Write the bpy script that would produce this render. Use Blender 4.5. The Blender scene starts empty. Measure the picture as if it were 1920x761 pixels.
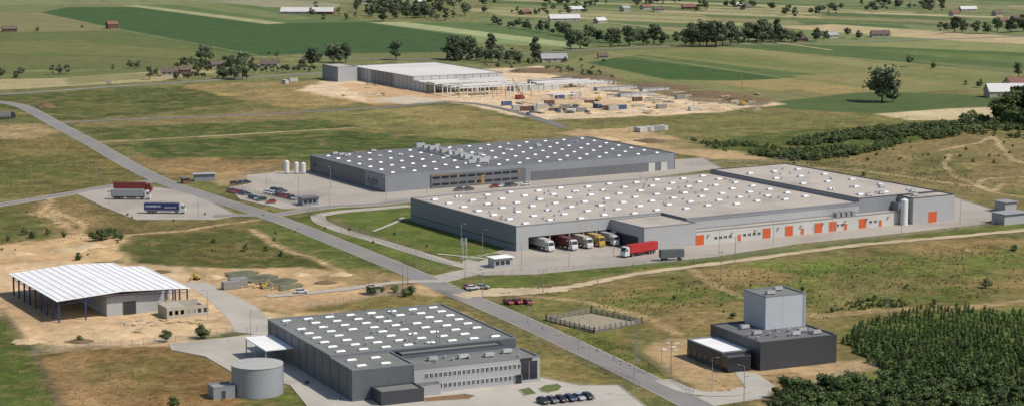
import bpy, math, random, numpy as np
import mathutils
from mathutils import Vector
random.seed(7); rng=np.random.default_rng(7)
scene=bpy.context.scene; COL=scene.collection
H=125.;F=3900.;CX=960.;CY=380.5;TH=math.atan(580.5/F);CT=math.cos(TH);ST=math.sin(TH)
K=0.80
def lin(c):
    c=c/255.
    return c/12.92 if c<=.04045 else ((c+.055)/1.055)**2.4
def C(r,g,b,k=None):
    k=K if k is None else k
    return (min(lin(r)*k,.85),min(lin(g)*k,.85),min(lin(b)*k,.85))
# image pixel projected through the estimated camera -> ground coordinates in metres
def G(px,py,z=0.):
    u=(px-CX)/F; v=(py-CY)/F
    t=(H-z)/(ST+v*CT)
    return (u*t,(CT-v*ST)*t)
# ---------------- materials
def base_mat(name):
    m=bpy.data.materials.new(name); m.use_nodes=True
    return m,m.node_tree,m.node_tree.nodes['Principled BSDF']
def noise(nt,pos,scale,detail=3):
    n=nt.nodes.new('ShaderNodeTexNoise'); n.inputs['Scale'].default_value=scale; n.inputs['Detail'].default_value=detail
    nt.links.new(pos,n.inputs['Vector']); return n.outputs['Fac']
def math_n(nt,op,a,b=None,c=None):
    n=nt.nodes.new('ShaderNodeMath'); n.operation=op
    for i,x in enumerate((a,b,c)):
        if x is None: continue
        if isinstance(x,(int,float)): n.inputs[i].default_value=x
        else: nt.links.new(x,n.inputs[i])
    return n.outputs[0]
def maprange(nt,f,a,b,c,d):
    n=nt.nodes.new('ShaderNodeMapRange'); nt.links.new(f,n.inputs[0])
    for i,x in zip((1,2,3,4),(a,b,c,d)): n.inputs[i].default_value=x
    return n.outputs[0]
def scalecol(nt,col,f):
    n=nt.nodes.new('ShaderNodeVectorMath'); n.operation='SCALE'
    if isinstance(col,tuple): n.inputs[0].default_value=col[:3]
    else: nt.links.new(col,n.inputs[0])
    nt.links.new(f,n.inputs['Scale']); return n.outputs[0]
def mixcol(nt,f,a,b):
    n=nt.nodes.new('ShaderNodeMix'); n.data_type='RGBA'
    if isinstance(f,float): n.inputs[0].default_value=f
    else: nt.links.new(f,n.inputs[0])
    for i,x in ((6,a),(7,b)):
        if isinstance(x,tuple): n.inputs[i].default_value=(*x[:3],1)
        else: nt.links.new(x,n.inputs[i])
    return n.outputs[2]
_mc={}
def M(name,rgb,rough=.7,var=.12,big=.06,fine=1.3,metal=0.,seam=None,seamdark=.72,rand=0.,stain=None):
    if name in _mc: return _mc[name]
    m,nt,bs=base_mat(name)
    geo=nt.nodes.new('ShaderNodeNewGeometry'); P=geo.outputs['Position']
    f=maprange(nt,noise(nt,P,big,4),.3,.7,1-var,1+var)
    f2=maprange(nt,noise(nt,P,fine,4),.3,.7,1-var*.6,1+var*.6)
    f=math_n(nt,'MULTIPLY',f,f2)
    if seam:
        sep=nt.nodes.new('ShaderNodeSeparateXYZ'); nt.links.new(P,sep.inputs[0])
        for (dx,dy,dz,period,wid) in seam:
            d=math_n(nt,'ADD',math_n(nt,'MULTIPLY',sep.outputs[0],dx/period),math_n(nt,'ADD',math_n(nt,'MULTIPLY',sep.outputs[1],dy/period),math_n(nt,'MULTIPLY_ADD',sep.outputs[2],dz/period,.137)))
            fr=math_n(nt,'FRACT',d)
            ln=math_n(nt,'LESS_THAN',fr,wid)
            f=math_n(nt,'MULTIPLY',f,math_n(nt,'SUBTRACT',1.,math_n(nt,'MULTIPLY',ln,1-seamdark)))
    if rand:
        oi=nt.nodes.new('ShaderNodeObjectInfo')
        f=math_n(nt,'MULTIPLY',f,maprange(nt,oi.outputs['Random'],0,1,1-rand,1+rand))
    col=scalecol(nt,rgb,f)
    if stain:
        sf=maprange(nt,noise(nt,P,stain[1],6),.48,.72,0,stain[2])
        col=mixcol(nt,sf,col,stain[0])
    nt.links.new(col,bs.inputs['Base Color'])
    bs.inputs['Roughness'].default_value=rough; bs.inputs['Metallic'].default_value=metal
    _mc[name]=m; return m
s60,c60=math.sin(math.radians(60)),math.cos(math.radians(60))
SB=(s60,c60,0); SA=(-c60,s60,0)
s65,c65=math.sin(math.radians(65)),math.cos(math.radians(65))
hs=(0,0,1,1.1,.06)
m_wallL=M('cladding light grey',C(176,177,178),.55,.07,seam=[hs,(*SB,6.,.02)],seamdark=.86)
m_wallA=M('cladding annex pale',C(200,198,192),.6,.07,seam=[(*SB,6.,.02)],seamdark=.86)
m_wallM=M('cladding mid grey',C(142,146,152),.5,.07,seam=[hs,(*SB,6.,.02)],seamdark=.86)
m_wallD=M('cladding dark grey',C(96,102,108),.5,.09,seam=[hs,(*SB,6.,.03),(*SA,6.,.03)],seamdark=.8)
m_wallShade=M('cladding shaded side grey',C(124,132,142),.5,.08,seam=[(*SA,5.,.03),hs],seamdark=.85)  # darker grey for left-facing warehouse walls, their shade put into the colour
m_wallB=M('cladding anthracite',C(66,68,74),.5,.1,seam=[hs,(*SB,4.,.03)],seamdark=.8)
m_band=M('facade band grey',C(112,114,118),.5,.1,seam=[(*SB,4.3,.04)],seamdark=.7)
m_tower=M('cladding silver',C(192,196,202),.45,.05,seam=[(*SB,1.2,.08),(*SA,1.2,.08)],seamdark=.95)
m_offc=M('office facade',C(174,174,176),.6,.05,seam=[hs],seamdark=.9)
m_roofL=M('roof membrane pale',C(192,181,168),.85,.07,.03,.5,seam=[(*SB,12,.02),(*SA,2.2,.05)],seamdark=.93,stain=(C(148,138,126),.07,.6))
m_roofD=M('roof membrane dark',C(116,116,118),.85,.1,.03,.5,seam=[(*SB,3,.08)],seamdark=.92,stain=(C(92,92,94),.06,.6))
m_roofG=M('roof membrane grey',C(128,129,123),.85,.08,.05,.5,seam=[(s65,c65,0,2.,.06)],seamdark=.92,stain=(C(102,102,98),.1,.6))
m_roofW=M('roof sheet white',(.84,.83,.81),.5,.02,seam=[(*SB,2.0,.12)],seamdark=.93,stain=(C(222,218,208),.12,.35))
m_roofN=M('roof new',C(228,223,214),.7,.05,seam=[(*SA,12.,.03)],seamdark=.85,stain=(C(190,180,166),.03,.6))
m_cap=M('parapet cap',C(134,136,140),.4,.05)
m_capD=M('parapet cap dark',C(72,74,78),.4,.05)
m_white=M('white paint',C(228,228,226),.4,.04)
m_dome=M('skylight dome',C(228,229,228,.92),.3,.06,rand=.08)
m_unit=M('roof unit grey',C(190,190,188),.5,.08,rand=.12)
m_rib=M('white roof rib',C(225,225,222),.5,.04)
m_glassd=M('dark glazing',(.02,.026,.034),.12,.2)
m_orange=M('orange door',C(212,94,44),.5,.05)
m_ochre=M('ochre panel',C(178,130,66),.5,.05)
m_black=M('black paint',(.02,.02,.02),.5,.05)
m_dark=M('dark opening',(.03,.03,.032),.8,.1)
m_metal=M('galvanised metal',C(170,172,174),.4,.08,metal=.3)
m_blue=M('blue steel',C(44,66,128),.45,.06)
m_conc=M('concrete',C(184,174,158),.85,.1,.3,2)
m_concD=M('old concrete',C(146,142,132),.9,.15,.3,1)
m_asph=M('asphalt',C(139,134,130),.9,.08,.02,.35,stain=(C(160,150,136),.05,.6))
m_asphD=M('asphalt dark',C(120,116,113),.9,.08,.03,.35,stain=(C(140,132,122),.05,.5))
m_pave=M('paving blocks',C(180,170,157),.9,.08,.03,.4,seam=[(*SB,6,.03),(*SA,9,.02)],seamdark=.92,stain=(C(150,140,128),.04,.8))
m_paveL=M('concrete paving',C(190,183,170),.9,.08,.03,.4,seam=[(*SB,5,.03),(*SA,5,.03)],seamdark=.92,stain=(C(156,147,133),.05,.8))
m_sandroad=M('sand track',C(202,180,146),.95,.12,.05,.4,stain=(C(156,142,102),.12,.75))
m_lawn=M('mown lawn',C(100,112,56),.95,.16,.05,.4)
m_line=M('road paint',C(195,195,190),.8,.1)
m_kerb=M('kerb stone',C(190,184,172),.9,.08)
m_brick=M('red brick',C(116,84,72),.85,.1)
m_tileR=M('red roof tile',C(126,90,78),.8,.1)
m_tileB=M('brown roof tile',C(104,90,80),.8,.1)
m_slate=M('grey roof sheet',C(160,160,160),.7,.08)
m_plaster=M('plaster wall',C(180,172,158),.8,.06)
m_tyre=M('tyre rubber',(.018,.018,.02),.85,.05)
m_wood=M('timber',C(140,120,90),.85,.15)
m_grn=M('green grey steel',C(120,122,96),.8,.15)
m_sandm=M('sandy material',C(200,180,148),.9,.12,.3,1)
m_bark=M('bark',C(86,72,58),.9,.2)
m_yellow=M('yellow machine paint',C(196,162,76),.5,.08)
m_redp=M('red machine paint',C(160,64,54),.5,.08)
# ---------------- mesh builder
class MB:
    def __init__(s): s.v=[];s.f=[];s.m=[]
    def poly(s,pts,m=0):
        i=len(s.v); s.v+= [tuple(p) for p in pts]; s.f.append(tuple(range(i,i+len(pts)))); s.m.append(m)
    def box(s,x0,x1,y0,y1,z0,z1,m=0,bottom=True,top=True):
        i=len(s.v)
        s.v+=[(x0,y0,z0),(x1,y0,z0),(x1,y1,z0),(x0,y1,z0),(x0,y0,z1),(x1,y0,z1),(x1,y1,z1),(x0,y1,z1)]
        fs=[(i,i+1,i+5,i+4),(i+1,i+2,i+6,i+5),(i+2,i+3,i+7,i+6),(i+3,i,i+4,i+7)]
        if top: fs.append((i+4,i+5,i+6,i+7))
        if bottom: fs.append((i+3,i+2,i+1,i))
        s.f+=fs; s.m+=[m]*len(fs); return s
    def frus(s,x0,x1,y0,y1,z0,z1,ix,iy,m=0):
        i=len(s.v)
        s.v+=[(x0,y0,z0),(x1,y0,z0),(x1,y1,z0),(x0,y1,z0),(x0+ix,y0+iy,z1),(x1-ix,y0+iy,z1),(x1-ix,y1-iy,z1),(x0+ix,y1-iy,z1)]
        fs=[(i,i+1,i+5,i+4),(i+1,i+2,i+6,i+5),(i+2,i+3,i+7,i+6),(i+3,i,i+4,i+7),(i+4,i+5,i+6,i+7),(i+3,i+2,i+1,i)]
        s.f+=fs; s.m+=[m]*6
    def prof(s,pts,y0,y1,m=0):
        n=len(pts); i=len(s.v)
        s.v+=[(x,y0,z) for x,z in pts]+[(x,y1,z) for x,z in pts]
        for k in range(n):
            j=(k+1)%n; s.f.append((i+k,i+j,i+n+j,i+n+k)); s.m.append(m)
        s.f.append(tuple(i+k for k in reversed(range(n)))); s.m.append(m)
        s.f.append(tuple(i+n+k for k in range(n))); s.m.append(m)
    def cyl(s,c,r,h,n=12,m=0,axis='z',r2=None):
        r2=r if r2 is None else r2; i=len(s.v); cx,cy,cz=c
        for rr,hh in ((r,0),(r2,h)):
            for k in range(n):
                a=2*math.pi*k/n; p,q=rr*math.cos(a),rr*math.sin(a)
                s.v.append((cx+p,cy+q,cz+hh) if axis=='z' else ((cx+p,cy+hh,cz+q) if axis=='y' else (cx+hh,cy+p,cz+q)))
        for k in range(n):
            j=(k+1)%n; s.f.append((i+k,i+j,i+n+j,i+n+k)); s.m.append(m)
        s.f.append(tuple(i+k for k in reversed(range(n)))); s.m.append(m)
        s.f.append(tuple(i+n+k for k in range(n))); s.m.append(m)
    def beam(s,p,q,w,m=0):
        p=Vector(p);q=Vector(q);d=(q-p).normalized()
        u=d.cross(Vector((0,0,1)))
        if u.length<1e-3:u=Vector((1,0,0))
        u.normalize(); t=d.cross(u); u*=w/2;t*=w/2; i=len(s.v)
        for o in (p,q):
            for a,b in ((-1,-1),(1,-1),(1,1),(-1,1)): s.v.append(tuple(o+u*a+t*b))
        for k in range(4):
            j=(k+1)%4; s.f.append((i+k,i+j,i+4+j,i+4+k)); s.m.append(m)
        s.f+= [(i+3,i+2,i+1,i),(i+4,i+5,i+6,i+7)]; s.m+=[m,m]
    def mesh(s,name,mats,smooth=False):
        me=bpy.data.meshes.new(name); me.from_pydata(s.v,[],s.f)
        for x in (mats if isinstance(mats,(list,tuple)) else [mats]): me.materials.append(x)
        me.polygons.foreach_set('material_index',s.m)
        if smooth: me.polygons.foreach_set('use_smooth',[True]*len(s.f))
        me.update(); return me
    def obj(s,name,mats,parent=None,smooth=False):
        return link(name,s.mesh(name,mats,smooth),parent)
def link(name,me,parent=None,loc=(0,0,0),rot=0.):
    o=bpy.data.objects.new(name,me); COL.objects.link(o)
    o.location=loc; o.rotation_euler=(0,0,rot)
    if parent: o.parent=parent
    return o
def tag(o,label,cat,group=None,kind=None):
    o['label']=label; o['category']=cat
    if group: o['group']=group
    if kind: o['kind']=kind
    return o
def thing(name,loc,rot,label,cat,group=None):
    o=bpy.data.objects.new(name,None); COL.objects.link(o); o.empty_display_size=1
    o.location=(loc[0],loc[1],loc[2] if len(loc)>2 else 0); o.rotation_euler=(0,0,rot)
    return tag(o,label,cat,group)
def dup(t,loc,rot,label=None):
    n=t.copy(); COL.objects.link(n); n.location=(loc[0],loc[1],loc[2] if len(loc)>2 else 0); n.rotation_euler=(0,0,rot)
    if label: n['label']=label
    def rec(a,b):
        for ch in a.children:
            k=ch.copy(); COL.objects.link(k); k.parent=b; rec(ch,k)
    rec(t,n); return n
class Frame:
    def __init__(s,o,az):
        s.o=o; s.az=az; a=math.radians(az); s.eb=(math.sin(a),math.cos(a)); s.ea=(-math.cos(a),math.sin(a)); s.rot=math.radians(90-az)
    def w(s,b,a): return (s.o[0]+b*s.eb[0]+a*s.ea[0], s.o[1]+b*s.eb[1]+a*s.ea[1])
    def bx(s,px,a,z=0):
        X0,Y0=s.w(0,a); u=px-CX; Z0=Y0*CT+(H-z)*ST
        return (u*Z0-F*X0)/(F*s.eb[0]-u*s.eb[1]*CT)
    def loc(s,px,py,z=0):
        x,y=G(px,py,z); dx,dy=x-s.o[0],y-s.o[1]
        return dx*s.eb[0]+dy*s.eb[1], dx*s.ea[0]+dy*s.ea[1]
def inpoly(P,x,y):
    c=False
    for i in range(len(P)):
        x0,y0=P[i];x1,y1=P[(i+1)%len(P)]
        if (y0>y)!=(y1>y) and x<(x1-x0)*(y-y0)/(y1-y0)+x0: c=not c
    return c
# ---------------- ground
_tabs={}
def vn(x,y,sc,seed):
    if seed not in _tabs: _tabs[seed]=np.random.default_rng(seed).random((256,256))
    t=_tabs[seed]; X=x/sc; Y=y/sc; xi=np.floor(X).astype(int); yi=np.floor(Y).astype(int)
    fx=X-xi; fy=Y-yi; fx=fx*fx*(3-2*fx); fy=fy*fy*(3-2*fy)
    a=t[xi&255,yi&255];b=t[(xi+1)&255,yi&255];c=t[xi&255,(yi+1)&255];d=t[(xi+1)&255,(yi+1)&255]
    return (a*(1-fx)+b*fx)*(1-fy)+(c*(1-fx)+d*fx)*fy
def fbm(x,y,sc,seed): return (vn(x,y,sc,seed)+.5*vn(x,y,sc/2.1,seed+1)+.25*vn(x,y,sc/4.3,seed+2))/1.75
gx=np.concatenate([[-16000,-8000,-4000,-2000,-1200,-900],np.arange(-720,-260,3.),np.arange(-260,260,1.5),np.arange(260,721,3.),[900,1200,2000,4000,8000,16000]])
gy=np.concatenate([[-6000,-1500,0,250,400],np.arange(470,900,1.6),np.arange(900,1400,2.5),np.arange(1400,2700,4.5),[2800,3000,3500,4500,6500,10000,20000]])
XX,YY=np.meshgrid(gx,gy); nx,ny=len(gx),len(gy); VX=XX.ravel();VY=YY.ravel()
cov=np.zeros((len(VX),3)); wild=np.ones(len(VX))
def LC(c): return np.array(C(*c))
tfar=np.clip((VY-1250)/200,0,1)[:,None]
cov[:]=LC((119,115,71))*(1-tfar)+LC((124,128,84))*tfar
nA=fbm(VX,VY,70,11); nB=fbm(VX,VY,25,31)
WX1=fbm(VX,VY,14,51)-.5; WY1=fbm(VX,VY,14,61)-.5; WX2=fbm(VX,VY,4,71)-.5; WY2=fbm(VX,VY,4,81)-.5
t=np.clip((nA-.47)*5,0,1)[:,None]*.45*(1-tfar); cov[:]=cov*(1-t)+LC((148,130,88))*t
t=np.clip((nB-.48)*6,0,1)[:,None]*.6*(1-tfar); cov[:]=cov*(1-t)+LC((92,100,52))*t
def paint(poly,rgb,soft=2.,op=1.,wd=1.,warp=5.,breakup=0.):
    if rgb[0]>178 and wd==1.: wd=.55
    P=np.array([G(*p) for p in poly])
    pad=warp+soft+2
    idx=np.nonzero((VX>P[:,0].min()-pad)&(VX<P[:,0].max()+pad)&(VY>P[:,1].min()-pad)&(VY<P[:,1].max()+pad))[0]
    if len(idx)==0: return
    x=VX[idx]+WX1[idx]*warp*2+WX2[idx]*warp*.8; y=VY[idx]+WY1[idx]*warp*2+WY2[idx]*warp*.8
    ins=np.zeros(len(x),bool); dm=np.full(len(x),1e9); n=len(P)
    for i in range(n):
        x0,y0=P[i];x1,y1=P[(i+1)%n]
        c=((y0>y)!=(y1>y))
        xs=(x1-x0)*(y-y0)/((y1-y0) if abs(y1-y0)>1e-9 else 1e-9)+x0
        ins^=c&(x<xs)
        dx,dy=x1-x0,y1-y0; tt=np.clip(((x-x0)*dx+(y-y0)*dy)/(dx*dx+dy*dy+1e-9),0,1)
        dm=np.minimum(dm,np.hypot(x-x0-tt*dx,y-y0-tt*dy))
    sd=np.where(ins,dm,-dm); al=np.clip((sd+soft)/(2*soft),0,1)*op
    if breakup: al=al*np.clip(1-breakup+breakup*2*np.clip((nB[idx]-.3)*3,0,1),0,1)
    al=al[:,None]; cov[idx]=cov[idx]*(1-al)+LC(rgb)*al; wild[idx]=wild[idx]*(1-al[:,0])+wd*al[:,0]
def track(pts,width,rgb,op=.9,warp=1.,soft=.8):
    P=np.array([G(*p) for p in pts]); pad=width+6
    idx=np.nonzero((VX>P[:,0].min()-pad)&(VX<P[:,0].max()+pad)&(VY>P[:,1].min()-pad)&(VY<P[:,1].max()+pad))[0]
    x=VX[idx]+WX1[idx]*warp*2+WX2[idx]*warp; y=VY[idx]+WY1[idx]*warp*2+WY2[idx]*warp; dm=np.full(len(x),1e9)
    for i in range(len(P)-1):
        x0,y0=P[i];x1,y1=P[i+1]; dx,dy=x1-x0,y1-y0; tt=np.clip(((x-x0)*dx+(y-y0)*dy)/(dx*dx+dy*dy+1e-9),0,1)
        dm=np.minimum(dm,np.hypot(x-x0-tt*dx,y-y0-tt*dy))
    al=(np.clip((width/2+soft-dm)/(2*soft),0,1)*op)[:,None]
    cov[idx]=cov[idx]*(1-al)+LC(rgb)*al
SB2=(190,160,122)
def crop(poly,c,**k):
    g=sum(c)/3.; c=tuple(int(x*.84+g*.12+y) for x,y in zip(c,(10,9,9))); paint(poly,c,soft=1.6,wd=.38,warp=.8,**k)  # greys and lifts far field colours, painting aerial haze into them
# far farmland
crop([(-150,-60),(2100,-60),(2100,20),(900,0),(500,8),(-150,10)],(128,134,90))
crop([(-150,10),(240,10),(75,25),(-150,30)],(114,124,74))
crop([(-150,28),(70,24),(225,55),(100,62),(-150,66)],(130,126,80))
crop([(-150,62),(100,60),(225,57),(480,104),(330,128),(-150,135)],(100,112,58))
crop([(-150,84),(150,78),(400,100),(380,112),(100,100),(-150,104)],(114,118,64))
crop([(-150,112),(200,106),(380,116),(340,122),(-150,126)],(108,112,62))
crop([(75,24),(130,14),(250,14),(720,42),(890,68),(850,98),(560,102),(470,106),(220,56)],(62,94,48))
crop([(225,10),(260,10),(540,44),(500,46)],(164,162,112))
crop([(260,10),(520,10),(640,30),(690,42),(540,44)],(96,116,64))
crop([(330,10),(420,10),(600,36),(540,38)],(118,128,76))
crop([(400,2),(520,0),(640,8),(630,16),(500,14)],(154,148,114))
crop([(690,42),(1000,50),(1120,72),(1100,92),(890,80),(890,68)],(130,148,90))
crop([(760,42),(1000,44),(1330,70),(1310,80),(1080,86)],(92,116,64))
crop([(690,42),(760,42),(1085,82),(1060,88)],(164,172,116))
rr=random.Random(4)
pal=[(120,130,82),(174,162,118),(98,120,70),(160,154,106),(84,110,62),(148,146,96),(106,124,72),(188,174,130),(92,116,64),(140,134,92)]
y=-40.
while y<46:
    hgt=rr.uniform(1.8,4.6)*(1+(y+40)/90); x=880+rr.uniform(-20,60)
    while x<2150:
        wdt=rr.uniform(160,460); sl=.028+.0002*(y+40)
        yy=lambda xx,o: y+o+(xx-880)*sl
        crop([(x,yy(x,0)),(x+wdt,yy(x+wdt,0)),(x+wdt+30,yy(x+wdt,hgt)),(x+20,yy(x,hgt))],pal[rr.randrange(10)])
        x+=wdt
    y+=hgt
crop([(1460,52),(1560,46),(2100,82),(2100,92),(1700,72)],(188,168,122))
crop([(1340,60),(1480,56),(1760,74),(1600,86),(1380,84)],(122,134,78))
crop([(1340,86),(1520,84),(1960,100),(2100,118),(2100,150),(1920,144),(1700,118)],(84,108,56))
crop([(1620,92),(1960,108),(2100,124),(2100,130),(1800,112)],(102,120,62))
crop([(1700,112),(1960,134),(2100,146),(2100,150),(1920,144)],(116,122,70))
crop([(1560,84),(1760,76),(2100,98),(2100,110),(1900,98)],(138,142,84))
crop([(1040,118),(1130,96),(1330,88),(1700,118),(1960,146),(2100,160),(2100,180),(1800,168),(1500,190),(1380,186),(1200,150)],(130,130,74))
crop([(1100,118),(1160,108),(1490,146),(1400,152),(1250,150)],(66,96,46))
crop([(1160,108),(1200,103),(1530,140),(1490,146)],(92,112,58))
crop([(1220,101),(1310,98),(1580,128),(1530,134)],(116,124,66))
crop([(1330,92),(1380,90),(1700,124),(1640,128)],(144,140,84))
crop([(1320,154),(1470,148),(1650,168),(1540,182)],(158,138,82))
crop([(1480,142),(1640,138),(1780,160),(1660,166)],(144,134,78))
crop([(1660,140),(1740,134),(1960,156),(1880,164)],(122,126,70))
crop([(1340,186),(1520,180),(1660,172),(1880,182),(1900,198),(1700,216),(1560,210),(1420,200)],(82,102,52))
crop([(1380,178),(1500,168),(1560,180),(1440,192)],(128,122,74))
crop([(1640,214),(1780,204),(1890,200),(1960,206),(1960,224),(1700,226)],(206,186,138))
crop([(850,98),(1050,92),(1340,88),(1130,98),(1040,120),(900,122),(600,110),(560,104)],(114,120,68))
crop([(-150,150),(100,146),(360,130),(420,134),(300,152),(-150,178)],(174,158,110))
crop([(-150,130),(120,136),(330,126),(360,130),(100,147),(-150,152)],(106,114,62))
crop([(120,146),(350,133),(330,142),(130,160)],(142,136,86))
for p,q in (((225,56),(480,104)),((70,24),(225,56)),((890,68),(850,98)),((1130,97),(1480,148)),((1340,88),(1700,118)),((1700,118),(1960,146)),((690,42),(890,70)),((-50,82),(160,76)),((1480,56),(1900,84))):
    track([p,q],3.,(162,154,112),.7)
# middle fields
paint([(-100,185),(200,168),(390,160),(470,190),(300,212),(110,228),(60,212)],(86,95,50),warp=3)
paint([(330,160),(640,150),(720,190),(560,205),(460,190)],(160,138,92),warp=6,breakup=.5)
paint([(120,232),(560,216),(680,240),(420,252),(200,266)],(86,97,50),warp=3)
paint([(110,228),(520,212),(600,222),(560,226),(150,240)],(146,128,88),warp=3,op=.7)
paint([(230,272),(640,246),(960,268),(1060,262),(800,284),(540,302),(300,302)],(79,93,46),warp=4)
paint([(560,214),(830,198),(1010,232),(1060,250),(880,262),(700,240)],(133,126,76),warp=5)
paint([(700,205),(840,198),(960,224),(820,236)],(154,136,90),warp=7,op=.7,breakup=.6)
paint([(0,192),(100,186),(300,200),(200,214)],(114,108,64),warp=8,op=.5,soft=5,breakup=.6)
track([(190,266),(420,254),(660,240)],3.4,(196,176,138),.85)
track([(240,298),(600,292),(760,286)],3,(150,130,90),.7)
track([(120,229),(300,222),(560,214)],4,(170,146,104),.7)
track([(60,212),(200,222)],3,(170,146,104),.6)
paint([(-100,262),(105,252),(290,334),(120,362),(-100,382)],(113,106,60),warp=3)
paint([(-50,300),(90,290),(150,330),(-50,350)],(92,99,50),warp=14,op=.7)
paint([(0,262),(100,256),(160,290),(60,300)],(138,120,76),warp=14,op=.5,soft=8)
paint([(-100,226),(60,226),(110,248),(60,262),(-100,262)],(172,148,108),warp=3,op=.8)
paint([(-40,216),(50,214),(90,232),(0,236)],(102,106,62),warp=3,op=.8)
paint([(250,296),(540,300),(590,318),(460,330),(330,336),(280,318)],(154,126,84),warp=7,breakup=.5)
paint([(380,325),(470,322),(470,345),(400,348)],SB2,warp=5,op=.6)
# right middle
paint([(1040,250),(1180,238),(1360,280),(1480,312),(1330,296),(1180,272)],(188,160,120),warp=9,breakup=.7)
paint([(1290,300),(1480,300),(1800,350),(1900,372),(1800,384),(1500,320)],(130,120,78),warp=5)
paint([(1180,226),(1480,214),(1700,222),(1660,236),(1300,262),(1200,246)],(122,119,70),warp=6)
paint([(1300,268),(1500,244),(1790,232),(1800,256),(1560,290),(1400,290)],(86,98,48),warp=6)
paint([(1560,300),(1800,250),(2000,262),(2000,360),(1820,356)],(134,119,79),warp=7)
paint([(1700,290),(1820,280),(1840,330),(1720,330)],(108,108,62),warp=12,op=.7)
for tr in ([(1760,282),(1830,270),(1860,255),(1900,300),(2000,330)],[(1830,345),(1850,335),(1920,332),(2000,338)],[(1830,345),(1860,360),(2000,385)],[(1780,290),(1770,310),(1790,330),(1840,352)],[(1860,360),(1880,345),(1960,352)],[(1400,310),(1600,318),(1830,350)]):
    track(tr,2.8,(196,172,132),.75)
paint([(1300,484),(1500,462),(1800,430),(1960,414),(1960,430),(1700,446),(1420,478),(1200,506),(960,540),(860,545),(840,528),(960,508)],(101,110,54),warp=1.5,wd=.8)
paint([(560,392),(720,384),(765,384),(765,408),(640,400),(590,408)],(106,110,56),warp=1,wd=.7)
paint([(630,404),(770,388),(980,470),(900,484),(850,484),(780,462),(700,438),(640,418)],(97,110,52),warp=1,wd=.7,soft=1)
paint([(560,412),(600,410),(640,438),(760,470),(850,492),(830,502),(700,474),(560,428)],(97,108,52),warp=1,wd=.7,soft=1)
paint([(1800,378),(1960,372),(1960,410),(1880,412),(1870,396)],(130,118,74),warp=3)
# meadow right
paint([(960,560),(1200,520),(1600,470),(2000,438),(2000,620),(1600,650),(1300,640),(1150,640),(1050,600)],(123,114,68),warp=4)
for p in ([(1050,550),(1280,520),(1420,530),(1300,580),(1130,570)],[(1440,500),(1700,478),(1760,520),(1500,530)],[(1560,560),(1800,540),(1920,545),(1780,575),(1600,590)],[(1020,570),(1120,580),(1250,600),(1140,640),(1060,610)],[(1300,545),(1500,530),(1560,560),(1400,580)],[(1750,470),(2000,455),(2000,500),(1800,520)]):
    paint(p,(95,109,47),warp=14,op=.8,soft=8,breakup=.5)
for p in ([(1300,520),(1400,500),(1460,520),(1340,545)],[(1680,450),(1900,445),(1880,480),(1700,476)],[(1200,585),(1390,575),(1380,610),(1250,615)],[(1780,530),(2000,510),(2000,540),(1850,545)],[(1120,530),(1220,518),(1260,545),(1160,560)]):
    paint(p,(156,128,86),warp=12,op=.75,soft=8,breakup=.6)
paint([(1480,500),(1560,485),(1620,500),(1500,518)],(116,138,56),warp=10,op=.8,soft=6)
paint([(1400,495),(1480,485),(1500,500),(1430,508)],(108,126,54),warp=10,op=.6,soft=6)
track([(1300,505),(1330,530),(1400,560)],3,(190,162,120),.7)
track([(960,552),(1100,565),(1230,600),(1270,625)],3.4,(192,164,122),.8)
track([(1530,590),(1700,580),(1800,575),(2000,560)],6,(180,152,112),.8,warp=2)
track([(1320,585),(1400,590)],3,(180,152,112),.6)
# left zone
paint([(-100,385),(160,368),(250,410),(440,412),(520,430),(380,440),(200,455),(-100,470)],(117,106,66),warp=4)
paint([(-60,395),(70,385),(120,430),(60,450),(-60,455)],(92,98,50),warp=12,op=.85,soft=6)
paint([(60,380),(140,376),(200,430),(120,450)],(160,132,92),warp=10,op=.65,soft=6,breakup=.6)
paint([(210,450),(440,428),(560,470),(610,500),(380,502),(240,492)],(89,92,48),warp=3)
paint([(300,470),(430,450),(520,480),(400,492)],(110,98,56),warp=10,op=.55,soft=6)
paint([(460,420),(520,416),(720,492),(700,505),(600,486)],(92,102,50),warp=2)
paint([(20,458),(110,440),(230,445),(215,486),(120,494),(-60,500),(-60,475)],(206,172,128),warp=7,breakup=.3)
paint([(-100,500),(120,490),(330,500),(420,545),(520,600),(330,645),(90,655),(0,600),(-100,590)],(212,182,142),warp=5)
paint([(-40,545),(60,560),(160,610),(90,640),(0,590)],(172,140,102),warp=10,op=.5,soft=6,wd=.5)
paint([(350,500),(520,500),(700,515),(820,515),(840,555),(700,562),(620,580),(520,585),(420,560)],(202,170,128),warp=6,breakup=.25)
paint([(640,505),(760,512),(800,530),(740,545),(600,520)],(126,112,70),warp=6,op=.7)
paint([(480,560),(620,548),(780,560),(900,600),(860,610),(760,568),(520,595)],(192,160,118),warp=5,breakup=.4)
paint([(540,585),(760,545),(850,560),(960,610),(1000,632),(1170,712),(1120,722),(1010,700),(960,632),(830,572)],(130,120,70),warp=2)
for tr in ([(80,378),(110,400),(160,420),(150,445),(100,450)],[(215,455),(240,440),(350,432),(480,412)],[(470,430),(540,470),(600,490),(640,510)],[(250,372),(290,372)],[(60,400),(130,420)],[(100,370),(80,395),(150,440),(180,455)]):
    track(tr,3.2,(196,166,124),.85,warp=1.5)
for tr in ([(0,560),(120,600),(260,612),(420,600)],[(330,510),(460,556),(640,540)],[(0,478),(120,470),(250,500)],[(560,520),(680,530),(800,520)]):
    track(tr,2.,(178,150,114),.5,warp=2)
track([(215,462),(240,492),(300,505)],4,(200,172,130),.7,warp=2)
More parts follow.
